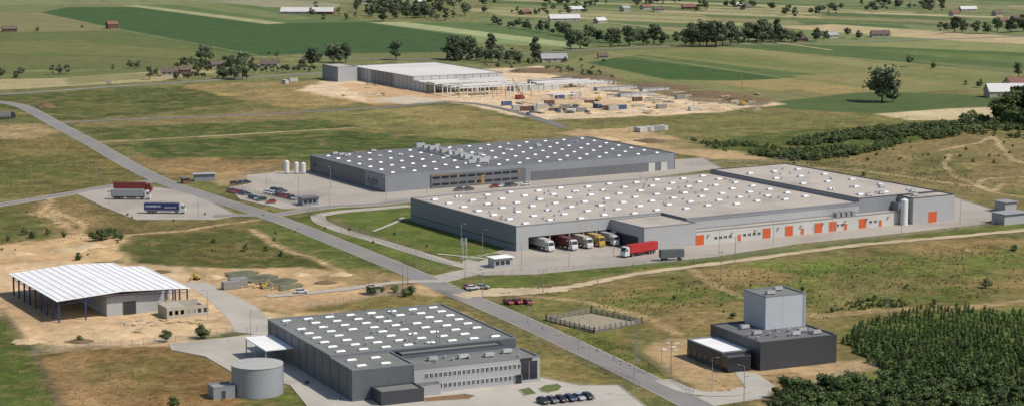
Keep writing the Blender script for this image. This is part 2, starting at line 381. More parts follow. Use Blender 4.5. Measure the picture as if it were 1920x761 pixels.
# bottom left
paint([(-100,590),(10,592),(60,660),(110,720),(130,800),(-100,800)],(87,98,45),warp=1)
paint([(70,665),(310,645),(400,680),(440,700),(430,800),(140,800)],(136,108,68),warp=3)
paint([(170,680),(300,665),(390,700),(340,750),(200,730)],(110,106,58),warp=12,op=.7,soft=6)
paint([(80,670),(200,660),(180,700),(230,770),(140,790)],(180,146,104),warp=8,op=.6,soft=5,breakup=.5)
paint([(270,690),(420,700),(430,760),(280,770)],(144,106,70),warp=10,op=.6,soft=6,breakup=.5)
track([(0,578),(62,660),(125,780)],2,(96,88,70),.8,warp=.3)
track([(70,662),(300,642)],3,(176,146,106),.6)
paint([(530,720),(600,765),(480,765),(440,740)],(100,106,54),warp=1)
# bottom right surroundings
paint([(1160,655),(1290,630),(1420,690),(1650,670),(1680,700),(1500,720),(1420,745),(1300,745),(1230,700)],(184,156,116),warp=5,breakup=.3)
paint([(960,600),(1040,600),(1200,640),(1300,735),(1280,745),(1150,680)],(112,114,57),warp=3)
paint([(1560,620),(1700,590),(2000,575),(2000,800),(1440,800),(1440,740),(1650,690)],(92,108,50),warp=3)
paint([(1420,700),(1500,700),(1470,800),(1380,800),(1400,740)],(150,124,88),warp=4,op=.7)
# construction site
paint([(560,170),(620,148),(700,150),(900,130),(1010,124),(1180,160),(1330,176),(1470,196),(1330,212),(1130,222),(1010,226),(840,190),(700,196)],(224,198,162),warp=6,soft=3)
paint([(640,160),(760,150),(850,190),(700,200)],(192,152,108),warp=8,op=.6)
paint([(900,170),(1100,180),(1250,200),(1050,215)],(206,176,138),warp=12,op=.6,breakup=.6)
paint([(1160,160),(1220,158),(1350,180),(1450,190),(1420,200),(1300,190)],(108,98,70),warp=3,op=.8)
paint([(940,126),(1060,128),(1200,156),(1150,160),(1000,136)],(110,106,72),warp=3,op=.8)
paint([(690,186),(770,180),(840,190),(760,196)],(206,192,168),warp=1,wd=.4)
# grain
gr=(1+(fbm(VX,VY,9,91)-.5)*.75*wild+(fbm(VX,VY*.6,4,95)-.5)*.4*wild+(np.random.default_rng(3).random(len(VX))-.5)*.26*wild)[:,None]; cov*=gr
me=bpy.data.meshes.new('ground'); N=len(VX)
me.vertices.add(N); me.vertices.foreach_set('co',np.column_stack([VX,VY,np.zeros(N)]).ravel().astype(np.float32))
i=(np.arange(ny-1)[:,None]*nx+np.arange(nx-1)[None,:]).ravel(); q=np.column_stack([i,i+1,i+nx+1,i+nx]).astype(np.int32)
me.loops.add(q.size); me.loops.foreach_set('vertex_index',q.ravel()); me.polygons.add(len(q))
me.polygons.foreach_set('loop_start',(np.arange(len(q))*4).astype(np.int32)); me.update(calc_edges=True)
at=me.color_attributes.new('cover','FLOAT_COLOR','POINT'); at.data.foreach_set('color',np.column_stack([cov,wild]).ravel().astype(np.float32))
m,nt,bs=base_mat('ground cover')
an=nt.nodes.new('ShaderNodeAttribute'); an.attribute_name='cover'
geo=nt.nodes.new('ShaderNodeNewGeometry'); P=geo.outputs['Position']
w=an.outputs['Alpha']; wg=maprange(nt,w,.5,1.,.15,1.)
f=maprange(nt,noise(nt,P,.35,6),.3,.7,-.34,.34); f2=maprange(nt,noise(nt,P,1.6,3),.3,.7,-.3,.3); f3=maprange(nt,noise(nt,P,.045,4),.3,.7,-.2,.2)
sm=math_n(nt,'ADD',math_n(nt,'ADD',f,f2),f3); ww=math_n(nt,'MULTIPLY_ADD',w,.75,.12)
fac=math_n(nt,'ADD',math_n(nt,'MULTIPLY',sm,ww),1.)
c0=scalecol(nt,an.outputs['Color'],fac)
dm=math_n(nt,'MULTIPLY',maprange(nt,noise(nt,P,.11,7),.5,.65,0,.48),wg)
c1=mixcol(nt,dm,c0,C(158,132,90))
tm=math_n(nt,'MULTIPLY',maprange(nt,noise(nt,P,.5,6),.53,.64,0,.6),wg)
c2=mixcol(nt,tm,c1,C(74,80,40))
nt.links.new(c2,bs.inputs['Base Color']); bs.inputs['Roughness'].default_value=1.; bs.inputs['Specular IOR Level'].default_value=.1
me.materials.append(m)
tag(link('ground',me),'rolling patchwork of fields, dry grass and bare sand','ground',kind='structure')
# ---------------- sheets and ribbons
LV=[.02]
def nextz(): LV[0]+=.006; return LV[0]
def smooth(P,n=6):
    out=[]
    for i in range(len(P)-1):
        p0=P[max(i-1,0)];p1=P[i];p2=P[i+1];p3=P[min(i+2,len(P)-1)]
        for k in range(n):
            t=k/n
            out.append(tuple(.5*((2*p1[j])+(-p0[j]+p2[j])*t+(2*p0[j]-5*p1[j]+4*p2[j]-p3[j])*t*t+(-p0[j]+3*p1[j]-3*p2[j]+p3[j])*t**3) for j in (0,1)))
    out.append(P[-1]); return out
def offs(P,d):
    out=[]
    for i in range(len(P)):
        a=P[max(i-1,0)];b=P[min(i+1,len(P)-1)]; dx,dy=b[0]-a[0],b[1]-a[1]; l=math.hypot(dx,dy) or 1
        dd=d(i) if callable(d) else d
        out.append((P[i][0]-dy/l*dd,P[i][1]+dx/l*dd))
    return out
def ribbon(name,pts,width,mat,label,kerb=False,cat='road',rag=0.):
    P=[G(*p) for p in pts]; P=smooth(P,14 if rag else 6); z=nextz()
    r1=[random.uniform(-rag,rag) for _ in P]; r2=[random.uniform(-rag,rag) for _ in P]
    L=offs(P,lambda i:width/2+r1[i]);R=offs(P,lambda i:-width/2+r2[i]); mb=MB()
    for i in range(len(P)-1): mb.poly([(*R[i],z),(*R[i+1],z),(*L[i+1],z),(*L[i],z)])
    tag(mb.obj(name,mat),label,cat,kind='structure')
    if kerb:
        mk=MB()
        for s in (1,-1):
            A=offs(P,s*(width/2));B=offs(P,s*(width/2+.3))
            for i in range(len(P)-1):
                a,b,c,d=A[i],A[i+1],B[i+1],B[i]; t=.13
                if s>0: a,b,c,d=d,c,b,a
                mk.poly([(*d,t),(*c,t),(*b,t),(*a,t)])
                mk.poly([(*a,0),(*b,0),(*b,t),(*a,t)]); mk.poly([(*c,0),(*d,0),(*d,t),(*c,t)])
        tag(mk.obj('kerb',m_kerb),'pale raised kerb along the '+name,'kerb',kind='structure')
    return P
def sheet(name,poly,mat,label,kerb=False,cat='pavement'):
    P=[G(*p) for p in poly]; z=nextz()
    mb=MB(); tri=mathutils.geometry.tessellate_polygon([[Vector((*p,0)) for p in P]])
    mb.v=[(*p,z) for p in P]
    for t in tri:
        a,b,c=[P[k] for k in t]
        cr=(b[0]-a[0])*(c[1]-a[1])-(b[1]-a[1])*(c[0]-a[0])
        mb.f.append(tuple(t) if cr>0 else tuple(reversed(t))); mb.m.append(0)
    o=tag(mb.obj(name,mat),label,cat,kind='structure')
    if kerb:
        mk=MB(); n=len(P)
        for i in range(n): mk.beam((*P[i],.06),(*P[(i+1)%n],.06),.25)
        tag(mk.obj('kerb',m_kerb),'pale kerb edging a paved yard','kerb',kind='structure')
    return o
sheet('pavement',[(430,352),(466,346),(462,330),(530,322),(590,320),(722,350),(1268,300),(1320,297),(1352,316),(1180,338),(1060,352),(900,366),(760,378),(690,386),(620,390),(530,392),(450,374)],m_pave,'paved yard and car park beside the dark roofed factory',kerb=True)
sheet('pavement',[(868,490),(968,462),(1300,440),(1796,372),(1872,396),(1872,410),(1840,420),(1700,436),(1500,456),(1330,482),(1150,500),(1000,514),(905,516),(870,508)],m_pave,'wide paved truck yard along the big warehouse',kerb=True)
sheet('pavement',[(140,362),(235,350),(300,352),(365,362),(445,404),(400,412),(255,412),(195,388)],m_pave,'paved lorry park beside the road',kerb=True)
sheet('pavement',[(318,645),(505,624),(540,630),(700,740),(720,790),(600,790),(545,722),(440,700),(385,668),(322,656)],m_paveL,'concrete yard wrapping the grey factory',kerb=True)
sheet('pavement',[(600,790),(640,742),(780,738),(1018,708),(1090,722),(1160,722),(1260,800)],m_paveL,'paved forecourt of the grey factory',kerb=True)
sheet('pavement',[(345,530),(385,528),(480,575),(515,605),(500,628),(440,622),(430,600),(390,560)],m_paveL,'new concrete slab lane by the unfinished hall')
sheet('pavement',[(1375,694),(1420,700),(1452,722),(1440,745),(1310,765),(1300,745),(1400,728)],m_paveL,'paved drive to the anthracite building')
sheet('grass',[(972,730),(992,726),(1006,738),(984,742)],m_lawn,'small clipped lawn island in the forecourt',cat='grass',kerb=True)
sheet('grass',[(1010,728),(1020,722),(1045,719),(1054,725),(1048,732),(1030,736),(1015,734)],m_lawn,'small clipped lawn island in the forecourt',cat='grass',kerb=True)
sheet('flower_bed',[(790,746),(870,738),(892,742),(880,748),(800,753)],M('mulch bed',C(134,104,70),.95,.15,.3,1),'brown planted bed by the office wall',cat='flower bed',kerb=True)
sheet('grass',[(862,484),(930,474),(948,480),(900,490)],m_lawn,'lawn wedge beside the truck yard',cat='grass',kerb=True)
main_pts=[(-60,186),(0,192),(42,200),(78,218),(110,236),(170,268),(250,314),(310,342),(400,372),(525,413),(640,458),(760,507),(850,547),(960,594),(1080,649),(1180,697),(1300,757),(1390,805)]
ribbon('road',[(-80,184),(0,178),(200,164),(400,151),(560,140),(620,136)],6,m_asph,'grey asphalt lane along the fields')
ribbon('road',[(104,232),(200,226),(500,214),(700,203),(800,195),(850,192),(910,198),(980,214),(1060,240)],6,m_asphD,'grey asphalt lane to the construction site')
ribbon('road',[(302,338),(220,348),(100,368),(0,384),(-80,396)],6.5,m_asph,'asphalt side road',kerb=True)
ribbon('road',[(505,405),(560,396),(620,388),(700,384),(770,376)],6.5,m_asph,'asphalt access road between factories',kerb=True)
ribbon('road',[(596,404),(602,416),(640,432),(720,455),(800,480),(850,494),(900,505)],5,m_pave,'paved perimeter drive round the lawn',kerb=True)
ribbon('road',[(596,404),(640,397),(700,392),(770,386)],5,m_pave,'paved perimeter drive behind the lawn',kerb=True)
ribbon('road',[(905,508),(870,512),(830,522),(800,528)],9,m_pave,'paved entrance to the truck yard',kerb=True)
ribbon('road',[(400,405),(440,404),(500,404)],6,m_asph,'short link to the lorry park')
Pm=ribbon('road',main_pts,8.,m_asph,'long grey asphalt road cutting through the industrial park',kerb=True)
ribbon('path',[(1960,428),(1800,443),(1600,461),(1400,487),(1200,513),(1060,540),(960,552),(880,552)],4.6,m_sandroad,'pale sandy track',cat='path',rag=.7)
ribbon('path',[(860,556),(940,545),(1020,545),(1060,540)],8.,m_sandroad,'wide sandy verge',cat='path',rag=1.2)
ribbon('path',[(500,556),(620,545),(740,530),(830,527)],4.5,m_conc,'pale site lane to the unfinished hall',cat='path',rag=.4)
ribbon('path',[(700,434),(740,418),(756,408)],1.6,m_kerb,'narrow footpath across the lawn',cat='path')
ribbon('path',[(820,476),(880,482),(930,488)],1.6,m_kerb,'narrow footpath across the lawn',cat='path')
ribbon('road',[(1240,712),(1300,735),(1370,738),(1400,728)],5,m_paveL,'paved drive off the road')
ribbon('road',[(560,108),(800,112),(1010,100),(1200,90),(1400,84),(1700,76),(2000,66)],6,m_asph,'distant country road lined by trees')
ribbon('path',[(1100,40),(1300,60),(1560,95)],3.5,m_sandroad,'distant farm track',cat='path')
mb=MB(); A=Pm
for i in range(len(A)-1):
    a,b=A[i],A[i+1]; l=math.hypot(b[0]-a[0],b[1]-a[1]); n=max(1,int(l/3))
    for k in range(n):
        if (k%3)==0:
            p=[a[j]+(b[j]-a[j])*k/n for j in (0,1)]; q=[a[j]+(b[j]-a[j])*(k+1)/n for j in (0,1)]
            dx,dy=(b[0]-a[0])/l*.06,(b[1]-a[1])/l*.06; z=LV[0]+.024
            mb.poly([(p[0]+dy,p[1]-dx,z),(q[0]+dy,q[1]-dx,z),(q[0]-dy,q[1]+dx,z),(p[0]-dy,p[1]+dx,z)])
def line(mb,p,q,wd=.12):
    a,b=p,q; l=math.dist(a,b); dx,dy=(b[0]-a[0])/l*wd/2,(b[1]-a[1])/l*wd/2; z=LV[0]+.024
    mb.poly([(a[0]+dy,a[1]-dx,z),(b[0]+dy,b[1]-dx,z),(b[0]-dy,b[1]+dx,z),(a[0]-dy,a[1]+dx,z)])
tag(mb.obj('road_marking',m_line),'white dashed centre line on the asphalt','road marking',kind='structure')
# ---------------- buildings
def ring(mb,b0,b1,a0,a1,z0,z1,w=.35,o=.03,m=0):
    mb.box(b0-o,b1+o,a0-o,a0+w,z0,z1,m); mb.box(b0-o,b1+o,a1-w,a1+o,z0,z1,m)
    mb.box(b0-o,b0+w,a0+w,a1-w,z0,z1,m); mb.box(b1-w,b1+o,a0+w,a1-w,z0,z1,m)
def volume(T,b0,b1,a0,a1,z,wm,rm,cm=m_cap,side=None,z0=0):
    mb=MB()
    mb.poly([(b0,a0,z0),(b1,a0,z0),(b1,a0,z),(b0,a0,z)],0); mb.poly([(b1,a1,z0),(b0,a1,z0),(b0,a1,z),(b1,a1,z)],0)
    sm=1 if side else 0
    mb.poly([(b0,a1,z0),(b0,a0,z0),(b0,a0,z),(b0,a1,z)],sm); mb.poly([(b1,a0,z0),(b1,a1,z0),(b1,a1,z),(b1,a0,z)],sm)
    mb.obj('wall',[wm]+([side] if side else []),T)
    mr=MB(); mr.poly([(b0,a0,z-.3),(b1,a0,z-.3),(b1,a1,z-.3),(b0,a1,z-.3)]); r=mr.obj('roof',rm,T)
    mp=MB(); ring(mp,b0,b1,a0,a1,z-.28,z+.06); mp.obj('parapet',cm,T)
    return r
def sky_mesh(l,w,h=.5):
    mb=MB(); mb.box(-l/2-.1,l/2+.1,-w/2-.1,w/2+.1,0,.22,1); mb.frus(-l/2,l/2,-w/2,w/2,.22,h,.25,.25,0)
    return mb.mesh('skylight',[m_dome,m_metal])
def winmesh(w,h,frame=m_white):
    mb=MB(); mb.box(-w/2,w/2,-.05,.02,0,h,0); t=.09
    for x in (-w/2-t,w/2): mb.box(x,x+t,-.08,.02,-t,h+t,1)
    mb.box(-w/2,w/2,-.08,.02,-t,0,1); mb.box(-w/2,w/2,-.08,.02,h,h+t,1); mb.box(-.03,.03,-.07,.0,0,h,1)
    return mb.mesh('window',[m_glassd,frame])
def put(T,name,me,x,y,z,rot=0): return link(name,me,T,(x,y,z),rot)
def door_mesh(w,h,mat):
    mb=MB(); mb.box(-w/2,w/2,-.06,.02,0,h,0)
    for k in range(1,5): mb.box(-w/2,w/2,-.08,-.06,h*k/5-.03,h*k/5+.03,0)
    mb.box(-w/2-.12,-w/2,-.1,.02,0,h+.12,1); mb.box(w/2,w/2+.12,-.1,.02,0,h+.12,1)
    return mb.mesh('door',[mat,m_metal])
def hvac(s=1.):
    mb=MB(); mb.box(-2*s,2*s,-1.1*s,1.1*s,.3,1.9*s,0); mb.cyl((-.9*s,0,1.9*s),.6*s,.2,10,1); mb.cyl((.9*s,0,1.9*s),.6*s,.2,10,1)
    mb.box(-2.1*s,-1.7*s,-1.1*s,1.1*s,0,.3,1); mb.box(1.7*s,2.1*s,-1.1*s,1.1*s,0,.3,1); mb.box(2*s,2.6*s,-.5*s,.5*s,.6,1.4*s,0)
    return mb.mesh('ventilation_unit',[m_unit,m_metal])
def ventm():
    mb=MB(); mb.cyl((0,0,0),.3,.7,8,0); mb.cyl((0,0,.7),.5,.25,8,0,r2=.15); return mb.mesh('roof_vent',[m_metal])
vent=ventm(); hv=hvac(.85); hvs=hvac(.6); hvb=hvac(1.1); sk22=sky_mesh(2.5,1.8,.7); sk3=sky_mesh(2.6,1.2,.5); sks=sky_mesh(1.8,1.25,.55)
ra=random.Random(21)
# --- big warehouse
f1=Frame(G(968,424,9.),59.5); T=thing('warehouse',f1.o,f1.rot,'huge light grey warehouse with pale flat roof and truck docks','warehouse')
mb=MB(); z=9
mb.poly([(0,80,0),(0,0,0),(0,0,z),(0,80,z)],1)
mb.poly([(142,80,0),(0,80,0),(0,80,z),(142,80,z)],0)
mb.box(0.01,5,0.,11,0,4.7,0); mb.poly([(0,0,4.7),(39.5,0,4.7),(39.5,0,z),(0,0,z)],0)
mb.poly([(5,11,0),(39.5,11,0),(39.5,11,4.7),(5,11,4.7)],0); mb.poly([(5,0,4.7),(5,11,4.7),(39.5,11,4.7),(39.5,0,4.7)],0)
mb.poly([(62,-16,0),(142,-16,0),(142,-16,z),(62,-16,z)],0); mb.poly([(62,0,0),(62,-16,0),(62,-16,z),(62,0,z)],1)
mb.poly([(39.5,0,0),(62,0,0),(62,0,z),(39.5,0,z)],0)
mb.obj('wall',[m_wallL,m_wallShade],T)
mr=MB(); mr.poly([(0,80,8.7),(0,0,8.7),(62,0,8.7),(62,80,8.7)]); mr.poly([(62,-16,8.7),(142,-16,8.7),(142,80,8.7),(62,80,8.7)]); R1=mr.obj('roof',m_roofL,T)
mp=MB(); mp.box(-.04,62,-.04,.35,8.72,9.06); mp.box(-.04,.35,.35,80.04,8.72,9.06); mp.box(.35,142,79.7,80.04,8.72,9.06); mp.box(62,142,-16.04,-15.65,8.72,9.06); mp.box(62,62.35,-15.65,-.04,8.72,9.06)
mp.obj('parapet',m_cap,T)
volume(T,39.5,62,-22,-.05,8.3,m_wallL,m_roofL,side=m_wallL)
volume(T,62.05,160,-22,-16.05,5.,m_wallA,m_roofL)
R3=volume(T,142.05,182,-16.,80,10.4,m_wallM,m_roofL,cm=m_capD)
volume(T,161,182,-25,-16.1,10.2,m_wallL,m_roofL,cm=m_capD)
volume(T,158,161,-20,-16.1,8,m_wallM,m_roofL)
mb=MB(); mb.box(-.05,0,.5,79,2.2,2.6); mb.obj('wall_stripe',m_capD,T)
mb=MB(); mb.box(62.1,142,-16.06,-16.0,7.6,8.7); mb.obj('fascia',m_wallM,T)
for b in (14,22.2,28.2,33.8):
    c=MB(); c.box(b-.25,b+.25,.1,.6,0,4.68); c.obj('column',m_metal,T)
dd=door_mesh(3,3.4,m_white)
for b in (10,18.5,25.3,31,36.4): put(T,'dock_door_or_dark_box',dd,b,10.9,1)
od=door_mesh(3.4,3.7,m_orange)
for px in (1312,1437,1479,1534,1561,1617):
    put(T,'door',od,f1.bx(px,-22),-22,0)
sdm=door_mesh(1.2,2.4,m_orange)
for px in (1386,1504,1650,1585): put(T,'door',sdm,f1.bx(px,-22),-22,0)
put(T,'door',door_mesh(4,4.2,m_orange),f1.bx(1748,-25),-25,0)
wm=winmesh(1.3,1.0)
for px in list(range(1396,1430,9))+list(range(1342,1375,9))+list(range(1570,1580,9))+list(range(1632,1645,9)): put(T,'window',wm,f1.bx(px,-22),-22,1.6)
wl_=MB(); wl_.box(0,.7,-.85,-.02,0,.2); wlm=wl_.mesh('wall_lamp',m_metal)
for k in range(9): put(T,'wall_lamp',wlm,67+k*10.5,-22.,3.4)
mb=MB(); mb.box(39.1,39.48,-18,-4,0,4.4); mb.obj('dock_door_or_dark_box',m_dark,T)  # solid dark box for an open recess, its shade painted as colour
for i in range(12):
    for j in range(7):
        b=6+i*11.6; a=5+j*11.3+(1.2 if i%2 else -1.2)
        put(R1,'skylight',sk22,b,a,8.7)
for i in range(3):
    for j in range(5): put(R3,'skylight',sk22,149+i*12.5,-8+j*17.5,10.1)
for i in range(60): put(R1,'roof_vent',vent,random.uniform(4,138),random.uniform(3,76),8.7)
for i in range(12): put(R3,'roof_vent',vent,random.uniform(145,178),random.uniform(-10,76),10.1)
for b,a in ((150,-12),(158,-10),(172,-12),(170,4),(166,-20)): put(R3,'ventilation_unit',hvs,b,a,10.1 if a>-16 else 9.9)
mb=MB(); mb.cyl((0,0,0),1.4,9.6,24,0); mb.cyl((0,0,9.6),1.4,.6,24,0,r2=.3); s=mb.obj('silo',m_white,None)
s.location=(*f1.w(157.5,-24),0); s.rotation_euler=(0,0,f1.rot); tag(s,'white cylindrical silo beside the warehouse wall','silo')
for i in range(4):
    mb=MB(); mb.box(128+i*2.5,129.6+i*2.5,-20,-17.8,4.75,6.4); mb.obj('cooling_unit',m_metal,T)
# --- dark roof factory
f2=Frame(G(722,328,7.5),60.); T2=thing('factory',f2.o,f2.rot,'long grey factory with dark flat roof and orange window accents','factory')
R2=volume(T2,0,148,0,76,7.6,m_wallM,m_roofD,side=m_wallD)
b0=f2.bx(808,-.1); b1=f2.bx(985,-.1)
mb=MB(); mb.box(b0,b1,-.5,-.03,.2,6.0); mb.obj('window_band',m_band,T2)
wl=winmesh(3.4,.85,m_capD); op=MB(); op.box(-.5,.5,-.06,0,0,1.2); opm=op.mesh('orange_panel',m_ochre)
k=0; b=b0+2.4
while b<b1-2:
    for zz in (1.3,4.2):
        if (k*5+int(zz))%7==0: put(T2,'orange_panel',opm,b+2.,-.5,zz-.2)
        put(T2,'window',wl,b,-.5,zz)
    b+=4.3;k+=1
op=MB(); op.box(-.7,.7,-.1,0,0,4.0); put(T2,'orange_panel',op.mesh('orange_panel',m_ochre),f2.bx(905,-.6),-.5,.3)
op=MB(); op.box(b0,b0+9,-.56,-.5,5.5,5.75); op.obj('orange_panel',m_ochre,T2)
mb=MB(); mb.box(b1+3,143,-.12,-.03,.2,4.0); mb.obj('wall_panel',m_band,T2)
for px in (1222,1245): put(T2,'door',door_mesh(3.4,3.8,m_wallA),f2.bx(px,-.15),-.15,0)
sdk=winmesh(3,1,m_capD)
for a in range(26,72,9): put(T2,'window',sdk,-.02,a,3.2,-math.pi/2)
for i in range(14):
    for j in range(7):
        put(R2,'skylight',sks,6+i*10.4,5+j*10.8,7.3)
for px,py,me_ in ((787,277,hvb),(800,279,hv),(812,282,hvb),(822,284,hv),(834,287,hvb),(846,289,hv),(858,292,hvb),(868,294,hv),(640,292,hvs),(628,290,hvs),(650,294,hvs),(878,299,hvb),(892,302,hvb),(905,305,hvb),(912,300,hv),(884,307,hv),(838,296,hvs),(700,285,hvs),(950,283,hvs),(1010,276,hvs),(820,275,hvs),(860,284,hvs),(900,292,hvs)):
    b,a=f2.loc(px,py,7.3); put(R2,'ventilation_unit',me_,b,a,7.3)
for i in range(60): put(R2,'roof_vent',vent,random.uniform(4,144),random.uniform(3,73),7.3)
for (p,q) in (((785,280),(870,298)),((845,292),(900,286)),((880,303),(940,297))):
    p_=f2.loc(*p,7.9);q_=f2.loc(*q,7.9); mb=MB(); mb.beam((*p_,7.8),(*q_,7.8),.5); mb.obj('duct',m_metal,T2)
def text_mesh(txt,size,mat):
    cu=bpy.data.curves.new('txt','FONT'); cu.body=txt; cu.size=size; cu.extrude=.03; cu.shear=.25
    o=bpy.data.objects.new('tmp',cu); COL.objects.link(o); bpy.context.view_layer.update()
    me=bpy.data.meshes.new_from_object(o); bpy.data.objects.remove(o); me.materials.clear(); me.materials.append(mat); return me
mb=MB(); mb.box(-.06,-.02,.5,19,.6,7.2); mb.obj('wall_panel',m_wallM,T2)
o=link('lettering',text_mesh('logfol',4.6,m_black),T2,(-.1,17,2.4)); o.rotation_euler=(math.pi/2,0,-math.pi/2)
for px,hh in ((538,25),(556,22),(569,21)):
    x,y=G(px,326); h=hh/4.16
    mb=MB(); mb.cyl((0,0,.6),1.1,h-1,18,0); mb.cyl((0,0,h-.4),1.1,.5,18,0,r2=.4)
    for a in range(3): mb.cyl((.8*math.cos(a*2.1),.8*math.sin(a*2.1),0),.12,.7,6,0)
    o=mb.obj('storage_tank',m_white,None); o.location=(x,y,0); tag(o,'upright white gas storage tank on short legs','tank','white tanks behind the factory')
# --- grey factory (near)
f3=Frame(G(660,690,8.5),65.); T3=thing('factory',f3.o,f3.rot,'grey factory with rows of roof skylights and office wing','factory')
R=volume(T3,0,52.3,15.75,66,8.6,m_wallD,m_roofG,side=m_wallD)
Rf=volume(T3,0,16.6,0,15.7,8.1,m_wallD,m_roofG,side=m_wallD)
Ro=volume(T3,16.65,51.8,0,11.5,6.7,m_offc,m_roofG,side=m_offc)
volume(T3,18,47,11.55,15.7,8.0,m_wallD,m_roofG,cm=m_capD)
volume(T3,5,16.4,-7,-.05,3.4,m_wallB,m_roofG,cm=m_capD)
volume(T3,16.7,23,-2.2,-.05,3.0,m_offc,m_roofG)
wq=winmesh(.8,1.2)
for k in range(24):
    b=20+k*1.29
    if k in (21,22,23): continue
    for zz in (1.1,4.0):
        if b<23.5 and zz<2: continue
        put(T3,'window',wq,b,-.02,zz)
for k in range(2):
    put(T3,'window',winmesh(2.,4.6,m_capD),47.5+k*2.4,-.02,1.0)
sg=MB(); sg.box(46.2,49.5,-.25,-.05,5.9,6.55,0); sg.obj('sign',m_black,T3)
put(T3,'door',door_mesh(1.8,2.4,m_glassd),45.6,-.05,0)
for a in (2.5,5.5,8.5): put(T3,'window',wq,51.82,a,4.0,math.pi/2); put(T3,'window',wq,51.82,a,1.1,math.pi/2)
for i in range(8):
    for j in range(8):
        b=4.2+i*6.25; a=19.5+j*6.1
        if (i,j) in ((2,3),(5,5),(7,1),(0,6)): continue
        put(R,'skylight',sk3,b,a,8.3)
for b,a in ((4,4),(10.5,4),(4,11),(10.5,11)): put(Rf,'skylight',sk3,b,a,7.8)
for b,a in ((25,8),(33,7),(40,6),(46,8)): put(Ro,'ventilation_unit',hvs,b,a,6.4)
for i in range(22): put(R,'roof_vent',vent,random.uniform(2,50),random.uniform(18,64),8.3)
for i in range(7): put(Ro,'roof_vent',vent,random.uniform(18,50),random.uniform(2,10),6.4)
for xx,hh in ((30,4.5),(31,4.)):
    mb=MB(); mb.cyl((xx,17,8.3),.2,hh,8,0); mb.obj('chimney',m_metal,T3)
for a in range(4,66,6):
    mb=MB(); mb.box(-.14,-.02,a,a+.16,0,8.0); mb.obj('downpipe',m_cap,T3)
mb=MB(); mb.box(-8,-.05,44,62,4.7,5.); mb.obj('canopy_roof',m_roofW,T3)
for a in (44.5,53,61.5):
    mb=MB(); mb.box(-7.8,-7.55,a,a+.25,0,4.7); mb.obj('canopy_post',m_metal,T3)
# --- round tank
x,y=G(483,736)
To=thing('water_tank',(x,y),0,'large round grey steel water tank on concrete','water tank')
mb=MB(); mb.cyl((0,0,0),6.5,7.5,56,0); mb.obj('shell',M('tank steel',C(158,163,168),.5,.06,seam=[(0,0,1,1.25,.05)],seamdark=.9),To)
mb=MB(); mb.cyl((0,0,7.5),6.65,.15,56,0); mb.cyl((0,0,7.65),6.65,.3,56,0,r2=.5); mb.obj('lid',M('tank lid pale',C(186,184,178),.7,.06,.3,1,stain=(C(160,156,148),.3,.6)),To)
mb=MB()
for k in (-.25,.25): mb.beam((6.6,k,0),(6.6,k,8.2),.06)
for zz in range(1,16): mb.beam((6.6,-.25,zz*.5),(6.6,.25,zz*.5),.05)
mb.obj('ladder',m_metal,To)
bb=G(415,744); Tb=thing('pump_house',bb,f3.rot,'small flat grey pump house beside the tank','shed'); volume(Tb,-2.6,3,-2.,3.2,3.1,m_wallM,m_slate)
put(Tb,'door',door_mesh(1,2.1,m_capD),0,-2.02,0)
# --- anthracite building
f4=Frame(G(1425,695),65.); T4=thing('industrial_building',f4.o,f4.rot,'anthracite flat building with tall silver tower block','industrial building')
R4=volume(T4,0,24,0,26,7.7,m_wallB,M('roof anthracite',C(112,112,111),.85,.08,stain=(C(88,88,90),.1,.6)),cm=m_capD)
volume(T4,10.5,23.4,14.5,25.9,16.6,m_tower,m_roofG,cm=m_cap,z0=7.4)
volume(T4,-9,-.05,4.5,23,5.,m_wallB,m_roofW,cm=m_cap)
volume(T4,-9,-2,1.5,4.45,4.2,m_glassd,m_roofD,cm=m_capD)
for i,a in enumerate(range(6,22,3)):
    mb=MB(); mb.box(-9.08,-9.02,a,a+2,1,2.6); mb.obj('window',m_glassd,T4)
for b,a in ((14,5),(18,8),(6,18),(20,4),(5,10)): put(R4,'ventilation_unit',hvs,b,a,7.4)
for i in range(12): put(R4,'roof_vent',vent,random.uniform(1,23),random.uniform(2,12),7.4)
put(T4,'ventilation_unit',hvs,19,22,16.3); put(T4,'ventilation_unit',hvs,14,18,16.3)
mb=MB()
for k in (22.6,23.1): mb.beam((k,14.3,7.7),(k,14.3,17.4),.06)
for zz in range(0,20): mb.beam((22.6,14.3,7.8+zz*.48),(23.1,14.3,7.8+zz*.48),.05)
mb.obj('ladder',m_metal,T4)
# --- unfinished hall
f5=Frame(G(110,563,6.6),61.); T5=thing('hall_building',f5.o,f5.rot,'unfinished open steel hall with white ribbed roof and blue columns','hall')
e=6.7; rz=7.9; W=41; D=50; mid=19.
def roofpiece(b0_,b1_,zl,zr,a0_,a1_,th=.22):
    mb=MB(); v=[(b0_,a0_,zl),(b1_,a0_,zr),(b1_,a1_,zr),(b0_,a1_,zl)]; lo=[(x,y,z-th) for x,y,z in v]
    mb.v=v+lo; mb.f=[(0,1,2,3),(7,6,5,4),(4,5,1,0),(5,6,2,1),(6,7,3,2),(7,4,0,3)]; mb.m=[0]*6; mb.obj('roof',m_roofW,T5)
    k=b0_+1.2
    while k<b1_-.3:
        t=(k-b0_)/(b1_-b0_); zz=zl+(zr-zl)*t; r=MB(); r.box(k-.06,k+.06,a0_+.1,a1_-.1,zz+.02,zz+.13); r.obj('roof_rib',m_rib,T5); k+=2.4
roofpiece(-1,mid,e,rz,-1,D); roofpiece(mid+.02,33,rz,e+.6,-1,D); roofpiece(33.02,W+1,e-.1,e-.7,3,D-4)
for k in range(9):
    c=MB(); c.box(-.22,.22,k*6,k*6+.4,0,e-.3); c.obj('column',m_blue,T5)
for b in (8,33.4,37.2,41):
    c=MB(); c.box(b-.2,b+.2,3.2 if b>30 else -.2,3.6 if b>30 else .2,0,e-.8); c.obj('column',m_blue,T5)
